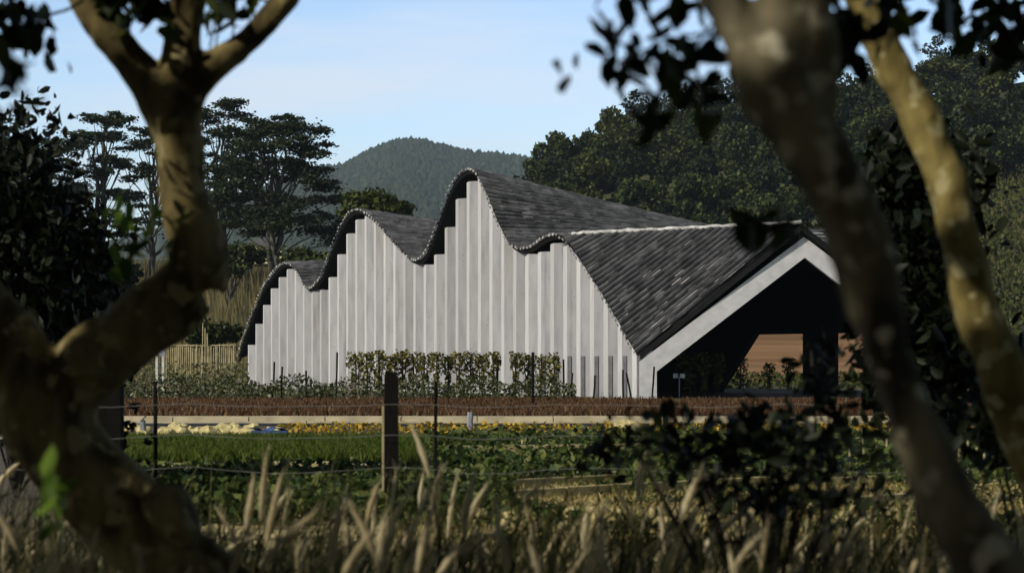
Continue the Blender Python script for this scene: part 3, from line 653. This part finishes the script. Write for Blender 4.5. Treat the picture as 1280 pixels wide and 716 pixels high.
bushy('round_tree', 'dark tree glimpsed between the slanting limb and left trunk', P(130, 365, 90), (2.2, 2, 2.0), 14, 260, .28, 'l_dark', .15)
n = 2600; b_ = fan_scatter(n, 890, 1090, 78, 96); b_[:, 2] = rng.random(n) ** 1.5 * .6
stuff('bank_scrub', leaves_np(b_, rng.uniform(.08, .2, n)), M['l_hillb'], 'low scrub growing before the brown soil bank behind the pavilion', 'scrub')
# dry reeds and undergrowth on the bank behind the left end
n = 5200; v = []
for _ in range(n): p = bank_at(random.uniform(-60, 430), random.uniform(0, .85) ** 1.0); v.append(p - np.array([0, 0, .1]))
stuff('dry_reeds', blades_np(np.array(v), rng.uniform(.8, 2.4, n), rng.uniform(.06, .14, n), .25), M['l_reed'], 'dry yellow brown reeds on the slope left of the pavilion', 'reeds')
n = 4200; b_ = fan_scatter(n, 130, 310, 62.5, 77); b_[:, 2] = rng.random(n) * 1.1 * (.5 + .5 * np.sin(b_[:, 0] * 1.1) ** 2)
stuff('hedge_scrub', leaves_np(b_, rng.uniform(.06, .16, n)), leafmat('scrub_leaf', [(.06, .06, .025), (.13, .12, .05), (.2, .19, .1)], .2), 'pale scrubby growth below the bamboo fence', 'scrub')
# yellowish house behind the tiered trees
hs = thing('yellow_house', 'small cream house glimpsed under the tiered trees', 'house', tuple(P(330, 328, 186)))
b = MB(); c = P(330, 319, 186); b.box(c, (3.6, 2.5, 1.7)); wl = b.build('wall', M['cream'], hs)
b = MB(); b.prism([c + Vector((-2.1, -1.5, .85)), c + Vector((2.1, -1.5, .85)), c + Vector((0, -1.5, 1.6))], (0, 3, 0)); b.build('roof', M['darkgrey'], hs)
for dx in (-1, .9):
    b = MB(); b.box(c + Vector((dx, -1.26, .1)), (.7, .04, .8)); b.build('window', M['darkgrey'], hs)

# wooded hillside: crowns one can tell apart, each a copy of one of five kinds
random.seed(33)
def hill_tree(lobes, per, m, size, squash, tall):
    cen = []; rad = []
    for k in range(lobes):
        a = random.uniform(0, 6.28); q = random.uniform(0, 1) ** .5 * 2.1; z = tall * .55 + random.uniform(-.3, .42) * tall * (1 - q / 4)
        cen.append((math.cos(a) * q, math.sin(a) * q, z)); e = random.uniform(.75, 1.35); rad.append((e, e, e * squash))
    pts = cloud(cen, rad, per, .6); v_, f_ = leaves_np(pts, rng.uniform(size * .6, size * 1.3, len(pts)), .25, .6)
    b = MB(); b.tube([(0, 0, -1.5), (.1, 0, tall * .3), (0, .1, tall * .62)], [.22, .17, .07], 6)
    for c in cen[:5]: b.tube([(0, 0, tall * .3), c], [.09, .03], 5)
    bv = np.array([tuple(x) for x in b.v]); me = bpy.data.meshes.new('tree')
    fs = [tuple(int(i) for i in q) for q in f_] + [tuple(i + len(v_) for i in q) for q in b.f]
    me.from_pydata([tuple(x) for x in v_] + [tuple(x) for x in bv], [], fs); me.update()
    me.materials.append(M[m]); me.materials.append(M['palebark'])
    me.polygons.foreach_set('material_index', [0] * len(f_) + [1] * len(b.f)); return me
kinds = [hill_tree(13, 230, m_, .42, .85, h_) for m_, h_ in (('l_hill', 5.5), ('l_hill', 6.5), ('l_hillc', 5.2), ('l_hillc', 6.0), ('l_hillb', 5.4), ('l_hill', 4.8))]
eucs = [hill_tree(9, 90, 'l_euc', .42, .7, 8.5) for _ in range(2)]
def plant(me, name, p, s_, lab, cat, grp):
    o = bpy.data.objects.new(name, me); C.objects.link(o); o.location = p; o.rotation_euler = (0, 0, random.uniform(0, 6.28)); o.scale = (s_ * random.uniform(.9, 1.15), s_ * random.uniform(.9, 1.15), s_ * random.uniform(.9, 1.2)); return tag(o, lab, cat, grp)
cnt = 0; t = .1
while t < 1.03:
    y = 150 + 150 * t; step = 3.5 / y * F * .98; k = 640 + random.uniform(0, step) - 46
    while k < 1330:
        kk = k + random.uniform(-.3, .3) * step
        p = hill_at(kk, t + random.uniform(-.025, .025)); px = kk; py = HZ - F * (p[2] - CH) / p[1]
        if not (kk > 1150 and py > 235) and cnt < 290:
            plant(random.choice(kinds), 'hillside_tree', p, random.uniform(.7, 1.4), 'round green tree packed into the wooded hillside', 'tree', 'trees covering the hillside'); cnt += 1
        k += step
    t += .085
for i, (px, s_) in enumerate(((768, .9), (790, 1.0), (812, 1.05), (838, .9), (862, 1.1), (890, 1.1), (912, 1.0), (1005, 1.1), (1040, 1.0), (1170, 1.0), (1090, .8))):
    plant(eucs[i % 2], 'feathery_tree', hill_at(px, .99), s_, 'pale feathery tree standing up from the hillside crest', 'tree', 'feathery trees on the crest')
for i in range(11):  # unseen trees added behind the camera to cut sky fill
    a_ = math.pi * (1.02 + .096 * i); plant(kinds[i % 5], 'sky_block_tree', (15 * math.cos(a_), 12 * math.sin(a_) + 2, -.9), 1.25, 'unseen tree added behind the viewpoint to block sky light', 'tree', 'unseen trees added to block sky light')
n = 6500; v = []
for _ in range(n): v.append(hill_at(random.uniform(1130, 1340), random.uniform(.0, .72)))
stuff('hillside_grass', blades_np(np.array(v), rng.uniform(.3, .9, n), rng.uniform(.1, .3, n), .6), M['l_reed'], 'dry yellow green grass on the open slope at right', 'grass')
n = 15000; v = []
for _ in range(n): v.append(hill_at(random.uniform(1120, 1340), random.uniform(.0, .7)) + np.array([0, 0, random.random() * 1.2]))
stuff('hillside_scrub', leaves_np(np.array(v), rng.uniform(.25, .6, n)), M['l_hillb'], 'low green scrub on the open slope at right', 'scrub')

# ---------------------------------------------------------------- foreground trees
def fused(name, tubes, m, parent, voxel=.014):      # limbs grown together into one bark surface
    b = MB()
    for pts in tubes:
        b.tube(pts[0], pts[1], 12, wob=.04)
    me = b.mesh(name); o = bpy.data.objects.new('temp', me); C.objects.link(o)
    md = o.modifiers.new('r', 'REMESH'); md.mode = 'VOXEL'; md.voxel_size = voxel
    sm = o.modifiers.new('s', 'SMOOTH'); sm.iterations = 6; sm.factor = .5
    dg = bpy.context.evaluated_depsgraph_get(); nm = bpy.data.meshes.new_from_object(o.evaluated_get(dg)); nm.name = name
    bpy.data.objects.remove(o)
    n_ = len(nm.vertices); co = np.empty(n_ * 3, np.float32); nm.vertices.foreach_get('co', co); co = co.reshape(-1, 3)
    no = np.empty(n_ * 3, np.float32); nm.vertices.foreach_get('normal', no); no = no.reshape(-1, 3)
    d = np.array([mnoise.noise(Vector(c) * 7) * .016 + mnoise.noise(Vector(c) * 25) * .004 for c in co.tolist()])
    nm.vertices.foreach_set('co', (co + no * d[:, None]).ravel()); nm.update()
    return link(name, nm, m, parent, True)
def limb(Z, *pts, dz=0):                             # (px, py, radius px)
    P_ = []; r = []
    n_ = len(pts)
    for i, q in enumerate(pts):
        z = Z + dz * i / max(1, n_ - 1); P_.append(P(q[0], q[1], z)); r.append(q[2] * z / F)
    # subdivide smoothly
    out = []; ro = []
    for i in range(n_ - 1):
        for k in range(4):
            t = k / 4; p0, p1, p2, p3 = P_[max(i - 1, 0)], P_[i], P_[i + 1], P_[min(i + 2, n_ - 1)]
            out.append(.5 * ((2 * p1) + (p2 - p0) * t + (2 * p0 - 5 * p1 + 4 * p2 - p3) * t * t + (3 * p1 - p0 - 3 * p2 + p3) * t ** 3)); ro.append(r[i] + (r[i + 1] - r[i]) * t)
    return out + [P_[-1]], ro + [r[-1]]
ZL = 6.5
tl = thing('leaning_tree', 'large leaning tree with crooked limb and forked upright trunk at left', 'tree', tuple(P(400, 907, ZL)))
L_tubes = [limb(ZL, (400, 920, 75), (320, 800, 62), (235, 722, 56), (150, 640, 56), (80, 560, 56), (30, 470, 52), (-14, 395, 42), (-75, 310, 34), (-150, 150, 30), (-190, -80, 26)),
           limb(ZL, (50, 520, 46), (100, 468, 46), (150, 428, 45), (205, 388, 45), (244, 350, 44), (246, 305, 36), (232, 255, 32), (226, 200, 31), (219, 150, 35)),
           limb(ZL, (222, 170, 30), (190, 112, 25), (150, 58, 23), (112, 8, 21), (70, -70, 18), (20, -170, 14)),
           limb(ZL, (222, 170, 30), (222, 110, 25), (230, 50, 22), (240, -10, 21), (250, -90, 18), (240, -200, 12)),
           limb(ZL, (226, 165, 26), (238, 115, 23), (265, 85, 21), (297, 62, 18), (330, 30, 16), (362, -8, 15), (410, -80, 12), (430, -180, 9)),
           limb(ZL - .05, (105, 470, 42), (108, 440, 36), (112, 425, 26)),
           limb(ZL - .05, (262, 345, 36), (268, 352, 26))]
fused('trunk', L_tubes, M['bark'], tl)
kb_ = MB(); fused('burl', [limb(ZL - .1, (205, 660, 46), (222, 645, 50), (240, 636, 36))], M['bark'], tl)
ZR = 3.5
tr_ = thing('slanting_tree', 'thick blurred grey trunk slanting across the right side', 'tree', tuple(P(1420, 1301, ZR)))
fused('trunk', [limb(ZR, (1420, 1310, 80), (1360, 1000, 64), (1300, 820, 54), (1238, 718, 47), (1174, 600, 36), (1134, 500, 33), (1098, 390, 33), (1061, 270, 36), (1010, 172, 45), (968, 95, 46)),
                limb(ZR, (988, 140, 42), (945, 70, 33), (908, 5, 27), (870, -60, 25), (800, -180, 22)), limb(ZR, (988, 140, 43), (977, 60, 36), (980, -10, 31), (990, -90, 30), (1010, -220, 22)),
                limb(ZR, (1000, 160, 40), (1030, 110, 26), (1020, 20, 24), (1010, -90, 18))], M['bark2'], tr_, .01)
ZS = 6.0
ts_ = thing('slim_tree', 'slim olive barked tree leaning at the right edge', 'tree', tuple(P(1400, 946, ZS)))
fused('trunk', [limb(ZS, (1400, 955, 46), (1355, 740, 40), (1310, 600, 36), (1275, 520, 34), (1246, 450, 31), (1217, 370, 27), (1197, 290, 25), (1177, 215, 26), (1142, 130, 25), (1106, 60, 24), (1075, -15, 23), (1040, -120, 18), (1020, -220, 14))], M['bark3'], ts_, .012)

# leaf sprays: drooping whorls of pointed leaves around twig ends
def spray(cens, spread, n, size, down=.8):
    pts = np.concatenate([np.asarray(c) + rng.normal(size=(n, 3)) * np.asarray(spread) for c in cens]); return leaves_np(pts, rng.uniform(size * .5, size * 1.35, len(pts)), 0, .58, True, down)
def merge(*vf):
    vs_ = []; fs = []; o = 0
    for v_, f_ in vf: vs_.append(v_); fs.append(f_ + o); o += len(v_)
    return np.concatenate(vs_), np.concatenate(fs)
def pxcl(Z, *a): return [tuple(P(x, y, Z + random.uniform(-.15, .15))) for x, y in a]
# unseen crown leaves, added for shade and holed where sun patches should fall
DARK = [P(x_, y_, ZL) for x_, y_ in ((180, 660), (210, 700), (60, 470), (110, 520), (150, 560), (80, 600), (220, 420), (140, 450), (255, 370), (30, 440), (20, 380), (60, 520), (90, 560), (120, 600), (160, 640), (190, 690), (240, 710), (170, 600), (250, 680), (100, 640), (130, 690), (170, 420), (200, 390), (230, 360), (260, 340), (160, 440), (240, 310), (0, 330), (-10, 260), (140, 700), (200, 620), (235, 150), (245, 190), (130, 470))]
LIT = [(P(212, 240, ZL), .17), (P(208, 300, ZL), .1), (P(240, 95, ZL), .08), (P(262, 82, ZL), .1), (P(325, 35, ZL), .12), (P(150, 60, ZL), .07), (P(108, 440, ZL), .1), (P(225, 640, ZL), .06), (P(205, 200, ZL), .08), (P(228, 40, ZL), .05),
       (P(930, 40, ZR), .08), (P(965, 80, ZR), .07), (P(1080, 415, ZR), .035), (P(1110, 520, ZR), .035), (P(1150, 610, ZR), .03), (P(985, 20, ZR), .05),
       (P(1115, 80, ZS), .15), (P(1150, 150, ZS), .15), (P(1180, 235, ZS), .12), (P(1218, 395, ZS), .08)]
LIT.append((P(66, 612, 4.4), .14))
LIT = [(a_, b_ * (.85 if a_.y > 4 else 1.0)) for a_, b_ in LIT]
RDARK = [P(x_, y_, ZR) for x_, y_ in ((1000, 190), (1030, 240), (1060, 300), (1080, 350), (1100, 460), (1140, 560), (1170, 610), (1210, 680))]
for _ in range(260):
    y_ = random.uniform(6, 11.5); q_ = Vector((random.uniform(-.27, .27) * y_, y_, random.uniform(.3, .75))); r_ = random.uniform(.05, .18)
    if min(((q_ - t_) - S * (q_ - t_).dot(S)).length for t_ in DARK + RDARK) > r_ + .2: LIT.append((q_, r_))
def shade_canopy(c, r, n, size):
    d = rng.normal(size=(n, 3)); d /= np.linalg.norm(d, axis=1, keepdims=True)
    p = np.asarray(c) + d * np.cbrt(rng.random((n, 1))) * np.asarray(r)
    qx, qy = proj(p); ok = ~((p[:, 1] > 0) & (qx > -60) & (qx < 1340) & (qy > -45) & (qy < 760)) & (p[:, 2] > 2.0)
    Sn = np.array(S)
    for T, rr in LIT:
        e = p - np.array(T); k = e @ Sn; q = np.linalg.norm(e - k[:, None] * Sn, axis=1); ok &= ~((k > 0) & (q < rr + size * .25))
    return leaves_np(p[ok], rng.uniform(size * .7, size * 1.3, int(ok.sum())), .4, .62, True, .2)
def shade_clump(T, lo=4.2, hi=8.0, n=900, r=.42): return shade_canopy(np.array(T) + np.array(S) * random.uniform(lo, hi), (r, r, r * .6), n, .13)  # extra leaves placed sunward of trunk spots to darken them
lt = merge(*[shade_clump(T) for T in DARK], *[shade_clump(T, 4.5, 7, 500, .3) for T in RDARK], shade_canopy((-4.7, 3.6, 4.9), (4.2, 4.9, 1.5), 80000, .15), shade_canopy((-3.2, 0.2, 4.6), (2.6, 2.6, 1.3), 24000, .15),
           spray(pxcl(ZL, (140, -4), (155, 4), (172, -2), (190, 8), (205, -6), (262, 6), (285, 12), (292, -4), (150, 8), (172, 14)), (.05, .1, .035), 9, .1),
           spray(pxcl(ZL - .6, (8, 12), (18, 26), (32, 40), (44, 48), (54, 60), (8, 36), (30, 18), (15, 45)), (.04, .08, .03), 8, .078),
           spray(pxcl(3.6, (8, 78), (22, 98), (36, 122), (5, 105)), (.014, .03, .014), 4, .06))
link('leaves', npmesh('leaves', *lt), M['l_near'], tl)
link('fresh_leaves', npmesh('leaves', *spray(pxcl(ZL - .2, (175, 262), (190, 280), (165, 290), (185, 310), (158, 300), (150, 345), (186, 250)), (.06, .07, .06), 5, .075, 1.6)), M['l_bright'], tl)
link('fresh_leaves', npmesh('leaves', *spray(pxcl(4.4, (62, 590), (72, 615), (66, 645)), (.012, .03, .03), 6, .055, -2.5)), M['l_bright'], tl)
b = MB()
for a in ([(105, 0), (85, 12), (60, 20), (40, 38)], [(60, 20), (30, 10), (0, 5)]): b = MB(); b.tube(limb(ZL - .3, *[(x, y, 1.6) for x, y in a])[0], .005, 5); b.build('twig', M['twig'], tl)
for a in ([(262, 60), (268, 25), (264, -10)], [(268, 66), (274, 30), (280, -10)], [(290, 50), (293, 20), (288, -20)]): b = MB(); b.tube(limb(ZL, *[(x, y, 1.2) for x, y in a])[0], .0035, 5); b.build('twig', M['twig'], tl)
rt = merge(shade_canopy((.9, 2.6, 4.3), (2.3, 3.0, 1.1), 18000, .14),  # unseen crown part added for shade, before the visible sprays
           spray(pxcl(4.3, (770, 75), (790, 60), (760, 90), (805, 45), (830, 30), (850, 15), (800, 8), (815, 98), (830, 112), (818, 128), (845, 90), (870, 70), (890, 95), (868, 148), (858, 125), (780, 30), (878, 20), (900, 50), (925, 105), (930, 85)), (.045, .08, .035), 5, .08, 1.0),
           spray(pxcl(4.6, (1010, 20), (1025, 45), (1040, 70), (1060, 20), (1048, 5), (1020, 60), (1050, 50), (1035, 90), (1120, 15), (1180, 12), (1185, 40)), (.045, .08, .04), 8, .085, .9),
           spray(pxcl(4.4, (935, 282), (938, 298), (962, 285), (968, 298), (985, 290), (975, 278)), (.016, .05, .012), 4, .07, 1.4))
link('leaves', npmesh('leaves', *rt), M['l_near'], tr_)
b = MB()
for a in ([(905, 40), (860, 45), (815, 60), (765, 82)], [(900, 20), (850, 80), (835, 110)], [(850, 60), (880, 110), (868, 140)], [(1060, 290), (1000, 282), (940, 278)]): b = MB(); b.tube(limb(4.2, *[(x, y, 1.6) for x, y in a])[0], .004, 5); b.build('twig', M['twig'], tr_)
st_ = spray(pxcl(6.2, (1170, 5), (1190, 20), (1215, 10), (1235, 30), (1250, 48), (1262, 20), (1240, 8), (1275, 40), (1285, 20), (1265, 60), (1230, 60), (1100, 5), (1130, 10)), (.05, .1, .045), 8, .1, .9)
link('leaves', npmesh('leaves', *merge(st_, shade_canopy((3.2, 4.6, 4.6), (2.4, 2.6, 1.0), 9000, .14))), M['l_near'], ts_)  # visible sprays plus unseen crown leaves added for shade
# dark shrubs, their shade put into a near-black leaf colour
def shrub(name, label, Z, spots, spread, n, size, ground_px, m='l_dark', cat='shrub'):
    g = P(ground_px, HZ + F * CH / Z, Z); t = thing(name, label, cat, (g.x, g.y, 0)); cl = pxcl(Z, *spots)
    link('foliage', npmesh('foliage', *spray(cl, spread, n, size, .5)), M[m], t); b = MB()
    for c in cl[::5]:
        q = Vector(c); b.tube([Vector((g.x, g.y, 0)), Vector((g.x * .6 + q.x * .4, g.y, q.z * .45)), q], [.014, .009, .004], 5)
    b.build('stem', M['twig'], t); return t
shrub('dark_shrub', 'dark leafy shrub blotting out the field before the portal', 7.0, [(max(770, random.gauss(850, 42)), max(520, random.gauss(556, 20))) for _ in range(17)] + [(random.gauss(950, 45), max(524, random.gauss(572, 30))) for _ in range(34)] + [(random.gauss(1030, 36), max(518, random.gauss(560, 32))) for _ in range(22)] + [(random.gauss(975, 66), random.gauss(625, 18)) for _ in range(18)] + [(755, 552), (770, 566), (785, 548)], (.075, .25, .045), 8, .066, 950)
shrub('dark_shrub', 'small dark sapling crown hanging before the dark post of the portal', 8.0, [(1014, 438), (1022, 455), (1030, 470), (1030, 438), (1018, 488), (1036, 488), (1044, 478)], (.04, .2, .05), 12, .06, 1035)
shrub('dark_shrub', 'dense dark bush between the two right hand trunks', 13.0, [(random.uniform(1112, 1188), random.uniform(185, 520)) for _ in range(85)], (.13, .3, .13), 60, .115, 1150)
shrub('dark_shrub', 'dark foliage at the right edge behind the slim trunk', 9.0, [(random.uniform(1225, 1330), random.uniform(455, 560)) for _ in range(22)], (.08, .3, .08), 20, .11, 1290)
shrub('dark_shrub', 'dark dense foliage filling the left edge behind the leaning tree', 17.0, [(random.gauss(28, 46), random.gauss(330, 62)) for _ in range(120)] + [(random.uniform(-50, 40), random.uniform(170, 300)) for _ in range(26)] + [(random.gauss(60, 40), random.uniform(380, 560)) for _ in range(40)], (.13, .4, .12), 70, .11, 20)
# pale bench like log between the right trunks
b = MB(); b.tube([P(1165, 434, 20), P(1185, 430, 20), P(1203, 427, 20)], [.05, .06, .055], 8, wob=.1); b.tube([P(1168, 434, 20), Vector((P(1168, 434, 20).x, 20, 0))], .02, 6); b.tube([P(1200, 428, 20), Vector((P(1200, 428, 20).x, 20, 0))], .02, 6)
tag(b.build('log_rail', M['palewood'], smooth=True), 'short pale log rail seen between the right hand trunks', 'rail')

# ---------------------------------------------------------------- tall foreground grass with plumes
def plume_np(tip_px, tip_py, Z, L, tilt, wd):
    tip = np.array(P(tip_px, tip_py, Z)); d = np.array([math.sin(tilt), random.uniform(-.2, .2), math.cos(tilt)]); d /= np.linalg.norm(d)
    base = tip - d * L; bend = np.array([-math.sin(tilt) * .1 * L, 0, 0]); n_ = 7; k = 6
    a = np.cross(d, [0, 1, 0]); a /= np.linalg.norm(a); c = np.cross(d, a); v = []
    prof = [.25, .75, 1, .95, .8, .5, .08]
    for i in range(n_):
        t_ = i / (n_ - 1); ctr = base + d * L * t_ + bend * math.sin(t_ * math.pi)
        for q in range(k): v.append(ctr + (a * math.cos(q * 6.283 / k) + c * math.sin(q * 6.283 / k)) * wd * prof[i] * random.uniform(.75, 1.25))
    f = [(i * k + q, i * k + (q + 1) % k, (i + 1) * k + (q + 1) % k, (i + 1) * k + q) for i in range(n_ - 1) for q in range(k)]
    foot = np.array([base[0] - math.sin(tilt) * base[2] * .35 + random.uniform(-.05, .05), base[1] + random.uniform(-.1, .1), 0]); mid = (foot + base) / 2 + np.array([-.03, 0, .05])
    m_ = 46; tt = rng.random(m_); ang = rng.random(m_) * 6.283; rad_ = np.cos(ang)[:, None] * a + np.sin(ang)[:, None] * c      # fine bristles
    p0 = base + d * (L * tt)[:, None] + bend * np.sin(tt * np.pi)[:, None] + rad_ * (wd * .6 * np.sin(tt * 2.6 + .3))[:, None]; dd = d * .8 + rad_ * .45 + rng.normal(size=(m_, 3)) * .12
    l_ = rng.uniform(.025, .055, m_)[:, None]; sd = np.cross(dd, rad_); sd /= np.linalg.norm(sd, axis=1, keepdims=True) + 1e-9
    bv = np.stack([p0 - sd * .0016, p0 + sd * .0016, p0 + dd * l_ + sd * .0005, p0 + dd * l_ - sd * .0005], 1).reshape(-1, 3)
    f = np.concatenate([np.array(f), len(v) + np.arange(m_)[:, None] * 4 + np.arange(4)]); v = np.concatenate([np.array(v), bv])
    return v, f, [foot, mid, base]
random.seed(5); pv = []; stems = MB(); hero = [(513, 530, 8.5, .24, -.35), (335, 560, 8, .3, .12), (355, 585, 7.5, .3, .22), (318, 590, 7.5, .26, .1), (595, 585, 8, .28, .2), (612, 600, 8.2, .26, .45), (805, 560, 9, .25, .12), (475, 600, 8.5, .22, .3), (1075, 640, 7.5, .3, .4), (552, 585, 9, .2, .25)]
for h_ in hero: 
    v_, f_, s_ = plume_np(h_[0], h_[1], h_[2], h_[3], h_[4], .014); pv.append((v_, f_)); stems.tube(s_, .0035, 4, cap=False)
for _ in range(450):
    px = random.uniform(-20, 1300); Z = random.uniform(6, 11.5); py = 716 - abs(random.gauss(0, 1)) * 66 + random.uniform(-8, 45)
    if py < 575: py = random.uniform(600, 716)
    tl_ = random.gauss(.28, .35); 
    v_, f_, s_ = plume_np(px, py, Z, random.uniform(.14, .3), tl_, random.uniform(.007, .016)); pv.append((v_, f_)); stems.tube(s_, .003, 4, cap=False)
stuff('grass_plumes', merge(*pv), M['l_plume'], 'pale feathery seed plumes of the tall grass along the bottom', 'grass')
tag(stems.build('grass_stems', M['l_grass']), 'thin dry stems carrying the pale grass plumes', 'grass', kind='stuff')
def long_blades(n, y0, y1, h0, h1, wd):
    b0 = fan_scatter(n, -60, 1340, y0, y1); v = []; a = rng.normal(.3, .5, n); tip = rng.uniform(h0, h1, n); h = np.maximum(.12, CH + (HZ - tip) / F * b0[:, 1]); wdt = rng.uniform(wd * .6, wd * 1.4, n); c = rng.uniform(-.15, .15, n)
    out = []
    for t_, w_ in ((0, .7), (.35, 1), (.7, .8), (1, .06)):
        ctr = b0 + np.stack([np.sin(a) * h * t_ ** 1.7 * .8, c * h * t_, h * t_ * (1 - .22 * np.abs(np.sin(a)) * t_)], 1); s = np.stack([wdt * w_ / 2, np.zeros(n), np.zeros(n)], 1); out += [ctr - s, ctr + s]
    v = np.stack(out, 1).reshape(-1, 3); i = np.arange(n)[:, None] * 8
    return v, np.concatenate([i + np.array([0, 1, 3, 2]), i + np.array([2, 3, 5, 4]), i + np.array([4, 5, 7, 6])])
stuff('tall_grass', merge(long_blades(3300, 5.5, 11.5, 636, 755, .009), long_blades(1300, 7, 12.5, 572, 660, .007), long_blades(160, 8, 12.5, 520, 600, .007)), M['l_grass'], 'tall dry foreground grass along the bottom of the view', 'grass')

# ---------------------------------------------------------------- air
hz_ = MB(); hz_.box((0, 1600, 160), (7000, 4600, 322)); hm = bpy.data.materials.new('haze_air'); hm.use_nodes = True
t_ = hm.node_tree; t_.nodes.remove(t_.nodes['Principled BSDF']); vol = t_.nodes.new('ShaderNodeVolumePrincipled')
vol.inputs['Density'].default_value = .00014; vol.inputs['Color'].default_value = (.66, .82, 1, 1); vol.inputs['Anisotropy'].default_value = .2
t_.links.new(vol.outputs[0], t_.nodes['Material Output'].inputs['Volume'])
tag(hz_.build('haze', hm), 'thin blue haze over the whole valley', 'haze', kind='stuff')
